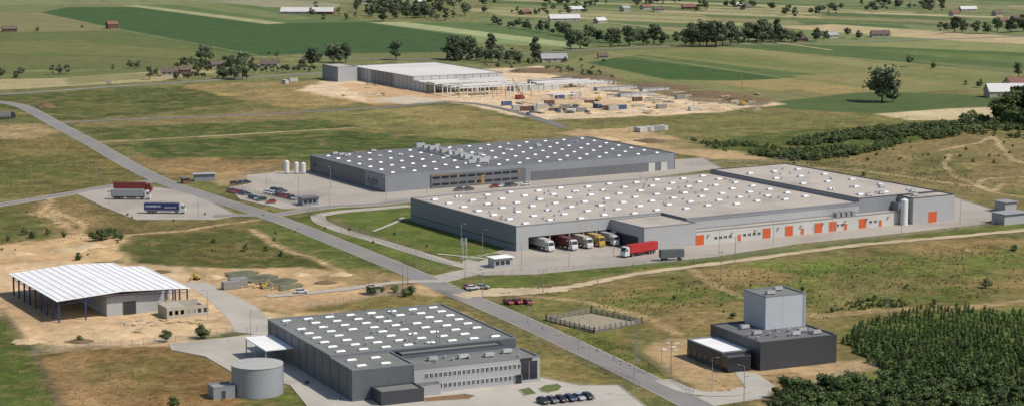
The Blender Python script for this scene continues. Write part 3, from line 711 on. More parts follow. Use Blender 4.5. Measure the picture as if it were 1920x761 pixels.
for a in (10,16,22):
    c=MB(); c.box(40.8,41.2,a,a+.4,0,e-1.); c.obj('column',m_blue,T5)
for k in range(9):
    c=MB(); y=k*6+.2; c.beam((0,y,e-.45),(mid,y,rz-.45),.3); c.beam((mid,y,rz-.45),(33,y,e+.1),.3); c.beam((0,y,e-1.5),(mid,y,rz-1.5),.16); c.beam((mid,y,rz-1.5),(33,y,e-1.),.16)
    for q in range(7): c.beam((q*2.5,y,e-1.5+q*.16),(q*2.5+1.25,y,e-.5+q*.16),.1)
    for q in range(5): c.beam((mid+q*2.6,y,rz-1.5-q*.1),(mid+q*2.6+1.3,y,rz-.5-q*.1),.1)
    c.obj('roof_truss',m_blue,T5)
c=MB(); c.beam((0,0,e-.5),(0,48,e-.5),.3); c.beam((0,0,e-1.6),(0,48,e-1.6),.15); c.beam((33,3.4,e-.5),(41,3.4,e-1.),.3); c.beam((33,3.4,e-1.6),(41,3.4,e-1.9),.15); c.obj('eaves_beam',m_blue,T5)
c=MB(); c.box(15,33,1.5,48,0,6.4); c.obj('wall',m_wallL,T5)
c=MB(); c.box(33.05,40.5,18,45,0,5.4); c.obj('wall',m_wallL,T5)
put(T5,'door',door_mesh(4,4,m_dark),22,1.5,0)
xa=f5.loc(302,598); Ta=thing('concrete_shell',f5.w(xa[0]+1.5,xa[1]-1),f5.rot,'unfinished pale concrete block annex with window holes','unfinished building')
c=MB(); c.box(0,13,0,.3,0,1); c.box(0,13,0,.3,2.4,3.4)
for k in range(8): c.box(k*1.8,k*1.8+.7,0.01,.29,1,2.4)
c.box(0,.3,.31,8,0,3.4); c.box(12.7,13,.31,8,0,2.6); c.box(.31,12.6,7.7,8,0,3.8); c.box(6,6.3,.31,7.6,0,3.2); c.box(.3,5.9,.31,7.6,3.2,3.4)
c.obj('wall',m_conc,Ta)
c=MB(); c.box(.31,12.6,.31,7.6,.05,.2); c.obj('floor',m_concD,Ta)
# --- construction hall far
f6=Frame(G(775,143,9.),61.); T6=thing('hall_building',f6.o,f6.rot,'new white hall under construction on bare sand','hall')
m_wc=M('white panel',C(196,196,194),.6,.05,seam=[(*SB,6.,.1),(*SA,6.,.16)],seamdark=.5)
volume(T6,0,66,0,98,8.6,m_wc,m_roofN)
volume(T6,0,30,-18,-.1,6.,m_wc,m_roofN)
def skeleton(T,bs_,as_,h,w_=.45,skip=lambda i,j:False,ls=None):
    for i,b in enumerate(bs_):
        for j,a in enumerate(as_):
            if skip(i,j): continue
            c=MB(); c.box(b-w_/2,b+w_/2,a-w_/2,a+w_/2,0,h); c.box(b-.4,b+.4,a-.4,a+.4,h*.7,h*.7+.3); c.obj('column',m_conc if ra.random()<.4 else m_white,T)
    for j,a in enumerate(as_):
        if ls and j>=ls: break
        c=MB(); c.box(bs_[0],bs_[-2] if len(bs_)>2 else bs_[-1],a-.2,a+.2,h+.02,h+.7); c.obj('beam',m_white,T)
T7=thing('steel_frame',f6.o,f6.rot,'pale precast column and beam skeleton of a hall','building frame')
skeleton(T7,[0,9,18,27,36,45,54,63],[-8,-19,-30,-41,-52,-63,-74],6.,skip=lambda i,j:(j==0 and i<4) or (i+j>11),ls=6)
for i in range(7):
    c=MB(); c.box(i*9-.2,i*9+.2,-63,-19 if i<4 else -8,5.4,5.95); c.obj('beam',m_white,T7)
for k,(a_,b_,x0,x1) in enumerate(((-30,-19,0,54),(-18.5,-9,32,60),(-52,-44,9,36))):
    c=MB(); c.box(x0,x1,a_,b_,6.75,6.9); c.obj('roof',m_roofN,T7)
fx=f6.w(70,-28); T71=thing('building_frame',fx,f6.rot,'low pale concrete frame rising from the sand','building frame')
skeleton(T71,[0,9,18,27,36,45,54],[0,-9,-18],3.8,.4,ls=3)
c=MB(); c.box(0,36,-9,0,4.55,4.7); c.obj('roof',m_roofN,T71)
fx=f6.w(44,-95); T72=thing('building_frame',fx,f6.rot,'low pale concrete frame rising from the sand','building frame')
skeleton(T72,[0,8,16,24],[0,-8],3.2,.4,ls=2)
for px,py,L_,W_,h_ in ((965,172,34,10,3.6),(1000,160,34,8,3.),(1075,161,30,6,2.2),(1120,171,30,5,2.),(1165,183,24,5,2.),(1205,172,20,4,1.8)):
    T_=thing('low_hall',G(px,py),f6.rot,'low pale flat roofed shell on the sandy site','hall'); volume(T_,0,L_,0,W_,h_,m_wc,m_roofN)
q=[G(601,150),G(634,154)]
f8=Frame(q[1],61.); T8=thing('plant_block',q[1],f8.rot,'plain blue grey cube shaped plant building','industrial building')
volume(T8,0,14,0,26,10.,m_wallL,m_roofL,side=m_wallM)
# ---------------- houses
def house(px,py,L,Wd,h,roofm,wallm,az=60,label='distant farmhouse with pitched roof',rz=None,name='farmhouse'):
    if name=='farmhouse': L*=.8;Wd*=.8;h*=.72
    T=thing(name,G(px,py),math.radians(90-az),label,'house' if name=='farmhouse' else 'barn')
    rh=rz if rz else Wd*.36
    mb=MB(); mb.box(-L/2,L/2,-Wd/2,Wd/2,0,h,0,top=False)
    for sx in (-L/2,L/2):
        p=[(sx,-Wd/2,h),(sx,Wd/2,h),(sx,0,h+rh)]; mb.poly(p if sx>0 else p[::-1])
    for k in range(3):
        x=-L/2+L*(k+.5)/3; mb.box(x-.5,x+.5,-Wd/2-.04,-Wd/2,1,2.2,1)
    mb.obj('wall',[wallm,m_glassd],T)
    mb=MB(); o=.5; z0=h-o*rh/(Wd/2)
    for s_ in (1,-1):
        p=[(-L/2-o,s_*(Wd/2+o),z0),(L/2+o,s_*(Wd/2+o),z0),(L/2+o,0,h+rh+.08),(-L/2-o,0,h+rh+.08)]
        mb.poly(p if s_<0 else p[::-1]); mb.poly([(a,b,c+.15) for a,b,c in (p if s_<0 else p[::-1])])
    mb.box(L*.2,L*.2+.6,-.3,.3,h+rh-.6,h+rh+.9); mb.obj('roof',roofm,T)
m_barn=M('barn white roof',C(214,212,208),.6,.06)
for a in [(558,27,34,11,3.,m_barn,m_plaster,96,'long white roofed barn among trees',None,'barn'),(603,27,26,11,3.,m_barn,m_brick,96,'long white roofed barn among trees',None,'barn'),
  (18,60,16,9,4,m_tileB,m_brick,70),(210,54,12,9,6,m_tileR,m_brick,60),(318,142,14,9,4,m_tileB,m_plaster,80),(345,138,10,8,4,m_tileB,m_brick,60),(505,126,16,9,3.5,m_tileB,m_plaster,90),
  (1038,117,24,11,4.5,m_slate,m_plaster,80),(985,28,12,9,4,m_tileR,m_brick,60),(1080,22,18,9,4,m_barn,m_plaster,80),(1058,40,30,10,3,m_barn,m_plaster,80,'long pale roofed barn',None,'barn'),(1125,44,14,9,4,m_barn,m_plaster,50),
  (1172,22,12,9,5,m_slate,m_plaster,50),(1210,18,12,9,4,m_tileR,m_plaster,60),(1235,22,14,9,4,m_tileB,m_plaster,80),(1290,18,16,9,4,m_tileR,m_brick,80),(1385,14,12,9,4,m_barn,m_plaster,60),(1400,18,12,9,4,m_tileB,m_plaster,60),
  (1650,70,20,10,4,m_tileB,m_plaster,85),(1500,78,12,9,4,m_tileB,m_brick,70),(1560,72,12,8,4,m_slate,m_plaster,60),(1790,30,12,9,4,m_tileR,m_plaster,60),(1815,22,22,9,4,m_barn,m_plaster,80),
  (1880,44,14,9,4,m_tileR,m_plaster,60),(1905,40,12,9,4,m_tileB,m_brick,60),(1870,30,12,9,4,m_tileB,m_plaster,60),(1908,166,20,12,5,m_tileR,m_plaster,70),(1900,182,34,12,4,m_barn,m_plaster,85,'wide white roofed barn by the field',None,'barn'),
  (1745,12,12,9,4,m_tileB,m_plaster,60),(680,8,14,9,4,m_tileB,m_plaster,60),(790,10,12,9,4,m_barn,m_plaster,60),(1130,110,9,7,3,m_tileB,m_plaster,80),(405,128,10,8,4,m_tileB,m_plaster,60)]:
    house(*a)
def cabin(px,py,L,Wd,h,wm_,rm_,az,label,name='gatehouse',glass=True):
    T=thing(name,G(px,py),math.radians(90-az),label,'cabin'); volume(T,-L/2,L/2,0,Wd,h,wm_,rm_)
    if glass:
        w_=winmesh(1.3,1.1,m_capD); k=-L/2+1.2
        while k<L/2-1: put(T,'window',w_,k,-.02,1.1); k+=2.
    mb=MB(); mb.box(-L/2-.5,L/2+.5,-.7,Wd+.5,h+.08,h+.25); mb.obj('canopy_roof',rm_,T)
cabin(944,501,7,4.5,3.2,m_wallL,m_roofW,60,'small pale gatehouse with flat roof at the yard entrance')
cabin(583,385,7,5,3,m_wallM,m_roofD,60,'grey gatehouse beside the car park')
cabin(384,340,9,4,3,m_wallM,m_wallL,75,'small grey utility cabin beside the road','utility_cabin',False)
cabin(1905,420,12,7,4,m_wallL,m_slate,60,'pale grey plant shed near the yard edge','plant_shed',False)
cabin(1895,398,6,6,4,m_wallL,m_slate,60,'pale grey plant shed near the yard edge','plant_shed',False)
cabin(704,552,3.5,3,2.6,m_concD,m_roofL,60,'small concrete transformer hut by the road','transformer_hut',False)
cabin(350,345,3,3,2.4,m_tileR,m_roofD,60,'small red kiosk by the road','kiosk',False)
# enclosure
YP=[G(*p) for p in [(1024,600),(1108,586),(1203,606),(1114,624)]]
sheet('ground_slab',[(1028,600),(1108,588),(1198,606),(1114,621)],M('silt',C(166,154,130),.95,.16,.2,1,stain=(C(120,112,80),.2,.7)),'dry silty floor inside the concrete enclosure',cat='ground')
mb=MB()
for i in range(4):
    a,b=YP[i],YP[(i+1)%4]; L=math.dist(a,b); n=int(L/2.2)
    for (zz) in (.25,.75,1.25): mb.beam((*a,zz),(*b,zz),.22)
    for k in range(n+1):
        t=k/n; p=(a[0]+(b[0]-a[0])*t,a[1]+(b[1]-a[1])*t); mb.box(p[0]-.18,p[0]+.18,p[1]-.18,p[1]+.18,0,1.9)
tag(mb.obj('concrete_fence',m_concD),'square enclosure of pale concrete post and rail fence','fence')
# ---------------- fences
m,nt,bs=base_mat('wire mesh'); bs.inputs['Base Color'].default_value=(.22,.23,.23,1); bs.inputs['Alpha'].default_value=.18; m_mesh=m
def fence(pts,label='thin grey wire mesh fence on slim posts',h=1.7,sp=3.):
    P=[G(*p) for p in pts]; mb=MB()
    for a,b in zip(P,P[1:]):
        L=math.dist(a,b); n=max(1,int(L/sp))
        for k in range(n+1):
            t=k/n; p=(a[0]+(b[0]-a[0])*t,a[1]+(b[1]-a[1])*t); mb.box(p[0]-.05,p[0]+.05,p[1]-.05,p[1]+.05,0,h+.1,0)
        mb.poly([(*a,.1),(*b,.1),(*b,h),(*a,h)],1)
    tag(mb.obj('wire_fence',[m_metal,m_mesh]),label,'fence')
for p in ([(432,350),(560,386),(600,398)],[(575,400),(850,505)],[(870,522),(960,514),(1300,492),(1860,424),(1885,400)],[(60,662),(310,642),(500,620)],[(1030,225),(1440,198)],
   [(1180,650),(1300,742)],[(1440,745),(1640,690)],[(720,382),(770,378)],[(550,580),(780,548),(850,556)],[(460,328),(530,318),(585,312)],[(820,548),(990,640),(1200,724)],[(1285,312),(1500,300)]):
    fence(p)
# ---------------- poles and lamps
def lampmesh(h=9.,arm=1.2):
    mb=MB(); mb.cyl((0,0,0),.11,h,6,0,r2=.06); mb.beam((0,0,h),(arm,0,h+.2),.08); mb.box(arm-.1,arm+.6,-.16,.16,h+.12,h+.28)
    return mb.mesh('street_lamp',m_metal)
lm=lampmesh()
for px,py in ((865,468),(872,520),(905,478),(978,505),(1067,500),(1150,482),(1275,462),(1348,478),(1130,442),(560,372),(618,400),(725,372),(800,362),(560,345),(620,352),(455,356),(500,352),(360,352),(205,382),(305,352),(372,408),(1200,345),(1265,318),(1560,440),(1690,442),(1800,420),(1450,458),(690,438),(745,462),(640,450),(780,500),(905,560),(990,605),(1085,655),(1190,708),(1105,712),(1188,742),(545,660),(470,640),(390,600),(1335,735),(1395,752),(1240,700),(340,340),(250,305),(190,268),(460,392)):
    o=link('street_lamp',lm,None,(*G(px,py),0),random.uniform(0,6.28)); tag(o,'slender grey street lamp with single arm','street lamp','street lamps of the industrial park')
def polemesh(h=9):
    mb=MB(); mb.cyl((0,0,0),.15,h,6,0,r2=.09); mb.beam((-1,0,h-.4),(1,0,h-.4),.12)
    for x in (-.9,0,.9): mb.cyl((x,0,h-.35),.07,.3,5,0)
    return mb.mesh('utility_pole',m_concD)
pm_=polemesh()
for px,py in ((755,548),(765,552),(1018,558),(1120,560),(1352,520),(1378,492),(1665,600),(182,345),(60,350),(310,182),(1258,700),(1193,680),(1600,520),(1850,560),(1700,250),(1525,262),(1180,250),(1300,205)):
    o=link('utility_pole',pm_,None,(*G(px,py),0),random.uniform(0,3)); tag(o,'concrete utility pole with short crossarm','utility pole','utility poles over the meadows')
fm=MB(); fm.cyl((0,0,0),.07,8,6,0); fm.box(.06,.1,-.02,.9,5.2,7.8,1)
fme=fm.mesh('flagpole',[m_white,m_white])
for px in (868,875): o=link('flagpole',fme,None,(*G(px,488),0),1.); tag(o,'white flagpole with narrow hanging banner','flagpole','flagpoles on the lawn')
# ---------------- vehicles
_cars={}
def car_template(key,col):
    mt=M('car paint '+key,col,.25,.02)
    T=thing('parked_car',(0,0),0,'%s compact car parked on paving'%key,'car','parked cars')
    mb=MB(); mb.prof([(-2.1,.3),(-2.12,.8),(-1.95,.95),(.95,.95),(1.95,.78),(2.12,.6),(2.12,.3)],-.85,.85); mb.frus(-1.45,.3,-.66,.66,1.38,1.46,.12,.1); mb.obj('body',mt,T)
    mb=MB()
    mb.v=[(-1.9,-.8,.95),(1.,-.8,.95),(1.,.8,.95),(-1.9,.8,.95),(-1.45,-.66,1.4),(.3,-.66,1.4),(.3,.66,1.4),(-1.45,.66,1.4)]
    mb.f=[(0,1,5,4),(1,2,6,5),(2,3,7,6),(3,0,4,7),(4,5,6,7)]; mb.m=[0]*5; mb.obj('window',m_glassd,T)
    w=MB(); w.cyl((0,-.1,0),.33,.2,12,0,'y'); w.cyl((0,-.11,0),.18,.22,8,1,'y'); wme=w.mesh('wheel',[m_tyre,m_metal])
    for x in (-1.3,1.3):
        for y in (-.8,.8): put(T,'wheel',wme,x,y,.33)
    for y0,y1 in ((-.75,-.4),(.4,.75)):
        l=MB(); l.box(2.08,2.14,y0,y1,.6,.75); l.obj('headlight',m_white,T)
    return T
CC={'white':C(225,225,222),'silver':C(170,174,178),'black':(.02,.02,.024),'dark blue':C(40,56,96),'red':C(160,40,34),'dark green':C(40,66,52),'grey':C(96,100,104)}
def car(key,px,py,az,label=None,xy=None):
    loc=xy or G(px,py); rot=math.radians(90-az)
    if key not in _cars:
        T=car_template(key,CC[key]); T.location=(*loc,LV[0]+.01); T.rotation_euler=(0,0,rot); _cars[key]=T
        if label:T['label']=label
        return
    dup(_cars[key],(*loc,LV[0]+.01),rot,label='%s compact car parked on paving'%key if not label else label)
a0=G(1018,756);a1=G(1102,747)
for k,c in enumerate(['black','grey','black','dark blue','silver','black']):
    t=k/5; car(c,0,0,150,xy=(a0[0]+(a1[0]-a0[0])*t,a0[1]+(a1[1]-a0[1])*t))
for px,py in ((953,570),(970,569),(990,570)): car('red',px,py,150,'red car parked on sandy verge')
car('white',565,550,80,'white car driving on the site lane'); car('white',886,543,75); car('red',880,541,75,'red car waiting near the entrance'); car('silver',905,541,100)
pl=MB()
for (p0,p1,n) in (((474,372),(508,381),7),((498,361),(560,376),12),((433,360),(462,366),5),((508,356),(530,361),4),((860,358),(880,357),2),((915,353),(985,348),7),((440,346),(462,344),3)):
    A0,A1=G(*p0),G(*p1)
    for k in range(n):
        t=k/max(1,n-1); c_=(A0[0]+(A1[0]-A0[0])*t,A0[1]+(A1[1]-A0[1])*t)
        if ra.random()<.88: car(random.choice(['white','silver','black','grey','dark blue','black','grey','red','dark green']),0,0,62+random.choice([0,180])+ra.uniform(-2,2),xy=c_)
for i in range(8): line(pl,G(478+i*7,384+i*1.5),G(484+i*7,380+i*1.5))
tag(pl.obj('road_marking',m_line),'white parking bay lines on paving','road marking',kind='structure')
car('white',205,158,95,'white van like car on the far lane'); car('black',1008,158,40)
for i in range(14): car(random.choice(['white','silver','grey','white','grey','dark blue']),random.uniform(985,1140),random.uniform(200,216),random.choice([60,150]),'small car parked on sand by the building site')
def truck(key,cab,trl,loc,az,low=(.03,.03,.03),label=None):
    T=thing('semi_truck',(*loc,LV[0]+.01),math.radians(90-az),label or '%s articulated lorry'%key,'truck','articulated lorries')
    mc=M('cab '+key,cab,.35,.03); mt=M('trailer '+key,trl,.5,.05,seam=[(1,1,0,1.3,.05)],seamdark=.88)
    mb=MB(); mb.prof([(5.9,.5),(5.9,3.3),(6.3,3.7),(7.3,3.5),(7.9,2.1),(8.1,1.3),(8.1,.5)],-1.22,1.22); mb.box(5.7,5.9,-1.15,1.15,.9,3.2); mb.obj('cab',mc,T)
    mb=MB(); mb.v=[(7.42,-1.1,3.25),(7.42,1.1,3.25),(7.93,1.1,2.12),(7.93,-1.1,2.12)]; mb.f=[(3,2,1,0)]; mb.m=[0]
    for s_ in (-1,1):
        p=[(6.7,s_*1.24,2.1),(7.7,s_*1.24,2.1),(7.3,s_*1.24,2.95),(6.7,s_*1.24,2.95)]; mb.poly(p if s_<0 else p[::-1])
    mb.obj('windscreen',m_glassd,T)
    mb=MB(); mb.box(-8.2,5.4,-1.27,1.27,1.25,4.0); mb.obj('trailer',mt,T)
    mb=MB(); mb.box(-8.2,5.4,-1.28,1.28,1.1,1.24); mb.box(-7.9,7.5,-.5,.5,.7,1.09); mb.box(-1.5,2.,-1.2,1.2,.5,1.05); mb.obj('chassis',M('chassis '+key,low,.6,.05),T)
    w=MB(); w.cyl((0,-.15,0),.5,.3,14,0,'y'); w.cyl((0,-.17,0),.24,.34,8,1,'y'); wme=w.mesh('wheel',[m_tyre,m_metal])
    for x in (7.1,4.4,-4,-5.3,-6.6):
        for y in (-1.05,1.05): put(T,'wheel',wme,x,y,.5)
    return T
WH=C(214,214,212)
for b,key,cb,tl,da in ((10,'white',WH,C(186,186,182),0.4),(18.5,'white and dark red',WH,C(106,50,48),-1.6),(25.3,'white and cream',WH,C(190,180,160),-1.),(31,'yellow',C(198,162,66),C(186,160,100),0.),(36.4,'white and silver',WH,C(160,164,166),-1.)):
    truck(key,cb,tl,f1.w(b,da),149.5,label=key+' lorry backed into the warehouse dock')
truck('red',WH,C(180,40,40),G(1198,478),228,low=C(100,32,32),label='white lorry with bright red trailer parked in the yard')
truck('grey',WH,C(150,152,152),G(246,374),92,label='lorry with grey trailer in the lorry park')
truck('dark red',C(130,46,44),C(118,46,44),G(250,360),92,label='dark red lorry parked behind the grey one')
tb=truck('blue',WH,C(44,48,92),G(310,400),92,low=C(190,190,190),label='white lorry with dark blue trailer and pale band')
st_=MB(); st_.box(-7.6,-1.5,-1.3,-1.275,2.4,3.2); st_.box(0.,4.6,-1.3,-1.275,2.1,2.6); st_.obj('trailer_stripe',M('pale decal',C(160,164,190),.5,.3,1,3),tb)
truck('dark grey',C(60,62,66),C(120,122,122),G(2,224),60)
T=thing('semi_trailer',G(1259,488),math.radians(90-75),'uncoupled dark grey box trailer on the yard','trailer')
mb=MB(); mb.box(-4.2,4.2,-1.27,1.27,1.2,3.9); mb.obj('trailer_box',M('dark trailer',C(98,102,104),.6,.05,seam=[(1,0,0,1.,.08)]),T)
w=MB(); w.cyl((0,-.15,0),.5,.3,12,0,'y'); wme=w.mesh('wheel',m_tyre)
for x in (-3,-1.8,3):
    for y in (-1,1): put(T,'wheel',wme,x,y,.5)
# ---------------- construction clutter
def container(key,col,L=6.):
    mb=MB(); mb.box(-L/2,L/2,-1.2,1.2,.1,2.5,0)
    k=-L/2+.2
    while k<L/2-.2: mb.box(k,k+.12,-1.26,-1.2,.2,2.4,0); mb.box(k,k+.12,1.2,1.26,.2,2.4,0); k+=.35
    for x in (-L/2,L/2-.15):
        for y in (-1.3,1.15): mb.box(x,x+.15,y,y+.15,0,2.6,1)
    mb.box(L/2,L/2+.05,-.05,.05,.3,2.4,1)
    return mb.mesh('site_container',[M('container '+key,col,.5,.08),m_metal])
CN={'white':container('white',C(208,204,196)),'blue':container('blue',C(86,104,138)),'red':container('red',C(148,76,66)),'grey':container('grey',C(156,154,148)),'rust':container('rust',C(120,86,70))}
def cont(key,px,py,az):
    o=link('site_container',CN[key],None,(*G(px,py),0),math.radians(90-az)); tag(o,key+' site container standing on bare ground','container','site containers')
for i in range(8): cont(random.choice(['grey','white','grey']),1198+i*6.5,248-i*.6,150)
for i,(px,py) in enumerate([(535,157),(550,154),(680,150),(690,152),(970,205),(985,208),(1000,207),(1050,185),(1080,180),(1120,203),(1140,206),(1150,207),(1165,205),(1300,208),(1275,186),(1195,190),(905,168),(890,172),(1030,196),(1070,212),(1090,210),(1240,204),(950,198),(1105,196),(1015,203),(1060,204)]):
    cont(random.choice(['white','blue','red','white','grey','rust','white','grey']),px,py,random.choice([60,150,75]))
def stack(seed):
    r=random.Random(seed); mb=MB()
    for l in range(r.randint(1,3)):
        for k in range(r.randint(3,6)): mb.box(-3+r.uniform(-.2,.2),3+r.uniform(-.4,.4),-1.6+k*.62,-1.1+k*.62,l*.4+.05,l*.4+.36)
    return mb
st=[stack(s_).mesh('material_stack',mm) for s_,mm in ((1,m_conc),(2,m_wood),(3,m_roofN),(4,m_concD),(5,m_conc),(6,m_sandm),(7,m_grn),(8,m_conc))]
def stk(px,py,k=None,sc=1.,az=None,xs=1.):
    o=link('material_stack',st[k if k is not None else random.choice([0,5,2,3,4,5,1])],None,(*G(px,py),0),math.radians(az if az is not None else random.choice([30,120,40])))
    o.scale=(sc*xs,sc,sc); tag(o,'stack of beams and panels laid on sandy ground','building material','stacks of building material')
for i in range(150):
    u,v=random.random(),random.random(); px=960+u*470; py=156+u*22+v*(64-u*34); stk(px,py,sc=random.uniform(.3,.9),xs=random.uniform(.8,2.))
for i in range(9): stk(1135+i*13,170+i*1.6+random.uniform(-1,1),random.choice([0,4,7]),.9,az=-10,xs=1.6)
for i in range(9): stk(1150+i*13,180+i*1.6+random.uniform(-1,1),random.choice([0,4,7]),.8,az=-10,xs=1.6)
for i in range(14): stk(random.uniform(640,780),random.uniform(158,182),sc=.6)
for i in range(9): stk(300+i*9,random.uniform(600,606),1,sc=.35)
for i in range(12): stk(random.uniform(230,330),random.uniform(600,612),sc=.3)
for i in range(10): stk(1240+random.uniform(0,30),650+random.uniform(-8,6),2,sc=.25)
for i in range(8): stk(random.uniform(1300,1400),random.uniform(700,735),1,sc=.25)
for k in range(9):
    for j in range(3): stk(440+k*12+j*5,510+k*2.4+j*5,6 if (k+j)%3 else 1,sc=.85,az=38,xs=1.5)
for k in range(5): stk(465+k*17,537+k*1.5,random.choice([1,3,6]),sc=.6,az=38)
cont('grey',434,541,60); cont('grey',446,535,60)
def crane(px,py,az,mat_,boom,label,ang=60):
    T=thing('mobile_crane',G(px,py),math.radians(90-az),label,'crane')
    mb=MB(); mb.box(-3,3,-1.1,1.1,.7,1.4); mb.prof([(1.8,1.4),(1.8,2.6),(2.6,2.6),(3,2.),(3,1.4)],-1.1,1.1); mb.box(-2.2,.3,-.9,.9,1.4,2.5); mb.obj('body',mat_,T)
    ca,sa_=math.cos(math.radians(ang)),math.sin(math.radians(ang)); mb=MB(); p0=Vector((-1.5,0,2.3)); d=Vector((ca,0,sa_)); nrm=Vector((-sa_,0,ca))*.25
    p1=p0+d*boom
    for s_ in (-.2,.2):
        o_=Vector((0,s_,0)); mb.beam(p0+nrm+o_,p1+nrm*.4+o_,.08); mb.beam(p0-nrm+o_,p1-nrm*.4+o_,.08)
    n=int(boom/1.2)
    for k in range(n): mb.beam(p0+d*(k*1.2)+nrm,p0+d*(k*1.2+1.2)-nrm,.07)
    mb.beam(p1,p1-Vector((0,0,boom*.4)),.07); mb.obj('boom',mat_,T)
    for x in (-2.4,-1.2,1.4,2.4):
        for y in (-1,1): put(T,'wheel',wme,x,y,.5)
crane(1392,198,200,m_yellow,17,'yellow mobile crane with raised lattice boom on the building site',72)
crane(975,186,230,m_redp,13,'red mobile crane lifting beside the concrete frame',55)
crane(908,138,120,m_yellow,9,'yellow mobile crane behind the hall',60)
def digger(px,py,az,sc=1.):
    T=thing('excavator',G(px,py),math.radians(90-az),'yellow tracked excavator with folded arm on sand','excavator'); T.scale=(sc,sc,sc)
    for y0,y1 in ((-1.3,-.7),(.7,1.3)):
        mb=MB(); mb.prof([(-1.6,.2),(-1.3,0),(1.3,0),(1.6,.2),(1.6,.6),(1.3,.8),(-1.3,.8),(-1.6,.6)],y0,y1); mb.obj('track',m_tyre,T)
    mb=MB(); mb.box(-1.8,.8,-1.2,1.2,.9,2.); mb.box(0,1.2,-1.2,-.2,1.2,2.9); mb.obj('body',m_yellow,T)
    mb=MB(); mb.beam((1,.3,1.6),(3.6,.3,4.2),.4); mb.beam((3.6,.3,4.2),(5.6,.3,2.),.3); mb.box(5.2,6.1,-.3,.9,.9,1.8); mb.obj('arm',m_yellow,T)
for a in ((368,524,200,.7),(495,540,40,.6),(1120,190,30,.8),(1045,208,150,.8)): digger(*a)
def heap(px,py,r,h,col,label,seed):
    rr=random.Random(seed); mb=MB(); n=16; rings=6; mb.v.append((0,0,h))
    for k in range(1,rings+1):
        for j in range(n):
            a=2*math.pi*j/n; q=r*k/rings*(1+rr.uniform(-.18,.18)); z=h*(1-(k/rings))**.8*(1+rr.uniform(-.35,.35)) if k<rings else 0
            mb.v.append((q*math.cos(a),q*math.sin(a)*.8,max(z,0)))
    for j in range(n): mb.f.append((0,1+j,1+(j+1)%n))
    for k in range(rings-1):
        for j in range(n): a=1+k*n+j;b=1+k*n+(j+1)%n; mb.f.append((a,a+n,b+n,b))
    mb.m=[0]*len(mb.f); o=mb.obj('earth_mound',col,None,True); o.location=(*G(px,py),0); tag(o,label,'mound')
m_earth=M('dug earth',C(120,98,70),.95,.2,.3,1); m_sandh=M('heaped sand',C(206,180,140),.95,.14,.3,1)
for i,a in enumerate([(86,202,6,3,m_earth),(40,476,5,1.,m_sandh),(130,470,7,1.2,m_sandh),(170,462,6,1.2,m_sandh),(280,620,5,1,m_sandh),(210,628,6,1,m_sandh),(1010,134,22,2.,m_earth),(1100,148,24,2.,m_earth),(1240,164,26,2.4,m_earth),(1330,178,26,2.4,m_earth),(1400,188,16,2.4,m_earth),(980,184,8,2,m_sandh),(1090,196,8,2,m_sandh),(1350,206,8,2,m_sandh),(1225,212,7,2,m_sandh),(1130,262,8,1.6,m_sandh),(1180,270,8,1.4,m_sandh),(1220,265,9,1.3,m_earth),(740,160,7,2,m_sandh),(620,600,4,.8,m_sandh),(50,640,5,.8,m_sandh),(400,520,4,1,m_sandh),(560,515,4,.9,m_sandh),(610,530,4,.8,m_earth),(150,640,4,.8,m_earth),(350,560,3,.6,m_sandh),(860,180,6,1.5,m_sandh),(820,172,6,1.2,m_earth),(1060,200,9,1.6,m_sandh),(1160,198,9,1.6,m_sandh),(1270,200,9,1.6,m_sandh),(300,510,4,.8,m_earth),(640,515,4,.7,m_sandh)]):
    heap(*a,'rough low heap of earth and sand',i)
# ---------------- vegetation
def leafmat(name,c1,c2,rand=.3):
    m,nt,bs=base_mat(name); geo=nt.nodes.new('ShaderNodeNewGeometry'); P=geo.outputs['Position']
    f=maprange(nt,noise(nt,P,.5,3),.35,.65,0,1); col=mixcol(nt,f,c1,c2)
    oi=nt.nodes.new('ShaderNodeObjectInfo'); col=scalecol(nt,col,maprange(nt,oi.outputs['Random'],0,1,1-rand,1+rand))
    nt.links.new(col,bs.inputs['Base Color']); bs.inputs['Roughness'].default_value=.8; bs.inputs['Specular IOR Level'].default_value=.2
    return m
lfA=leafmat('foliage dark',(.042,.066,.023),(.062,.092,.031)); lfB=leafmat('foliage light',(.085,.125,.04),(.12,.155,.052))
ffA=leafmat('hazed foliage dark',(.066,.086,.052),(.09,.112,.062),.4); ffB=leafmat('hazed foliage light',(.105,.132,.07),(.135,.16,.088),.4)  # paler, greyer leaves for far trees, distance haze put into the colour
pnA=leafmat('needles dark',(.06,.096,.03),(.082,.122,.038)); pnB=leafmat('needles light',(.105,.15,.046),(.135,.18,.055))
scA=leafmat('scrub dark',(.055,.08,.03),(.075,.1,.038)); scB=leafmat('scrub light',(.1,.13,.046),(.13,.155,.06))
tgA=leafmat('dry grass dark',(.075,.083,.034),(.1,.1,.044)); tgB=leafmat('dry grass light',(.145,.138,.064),(.19,.165,.084))
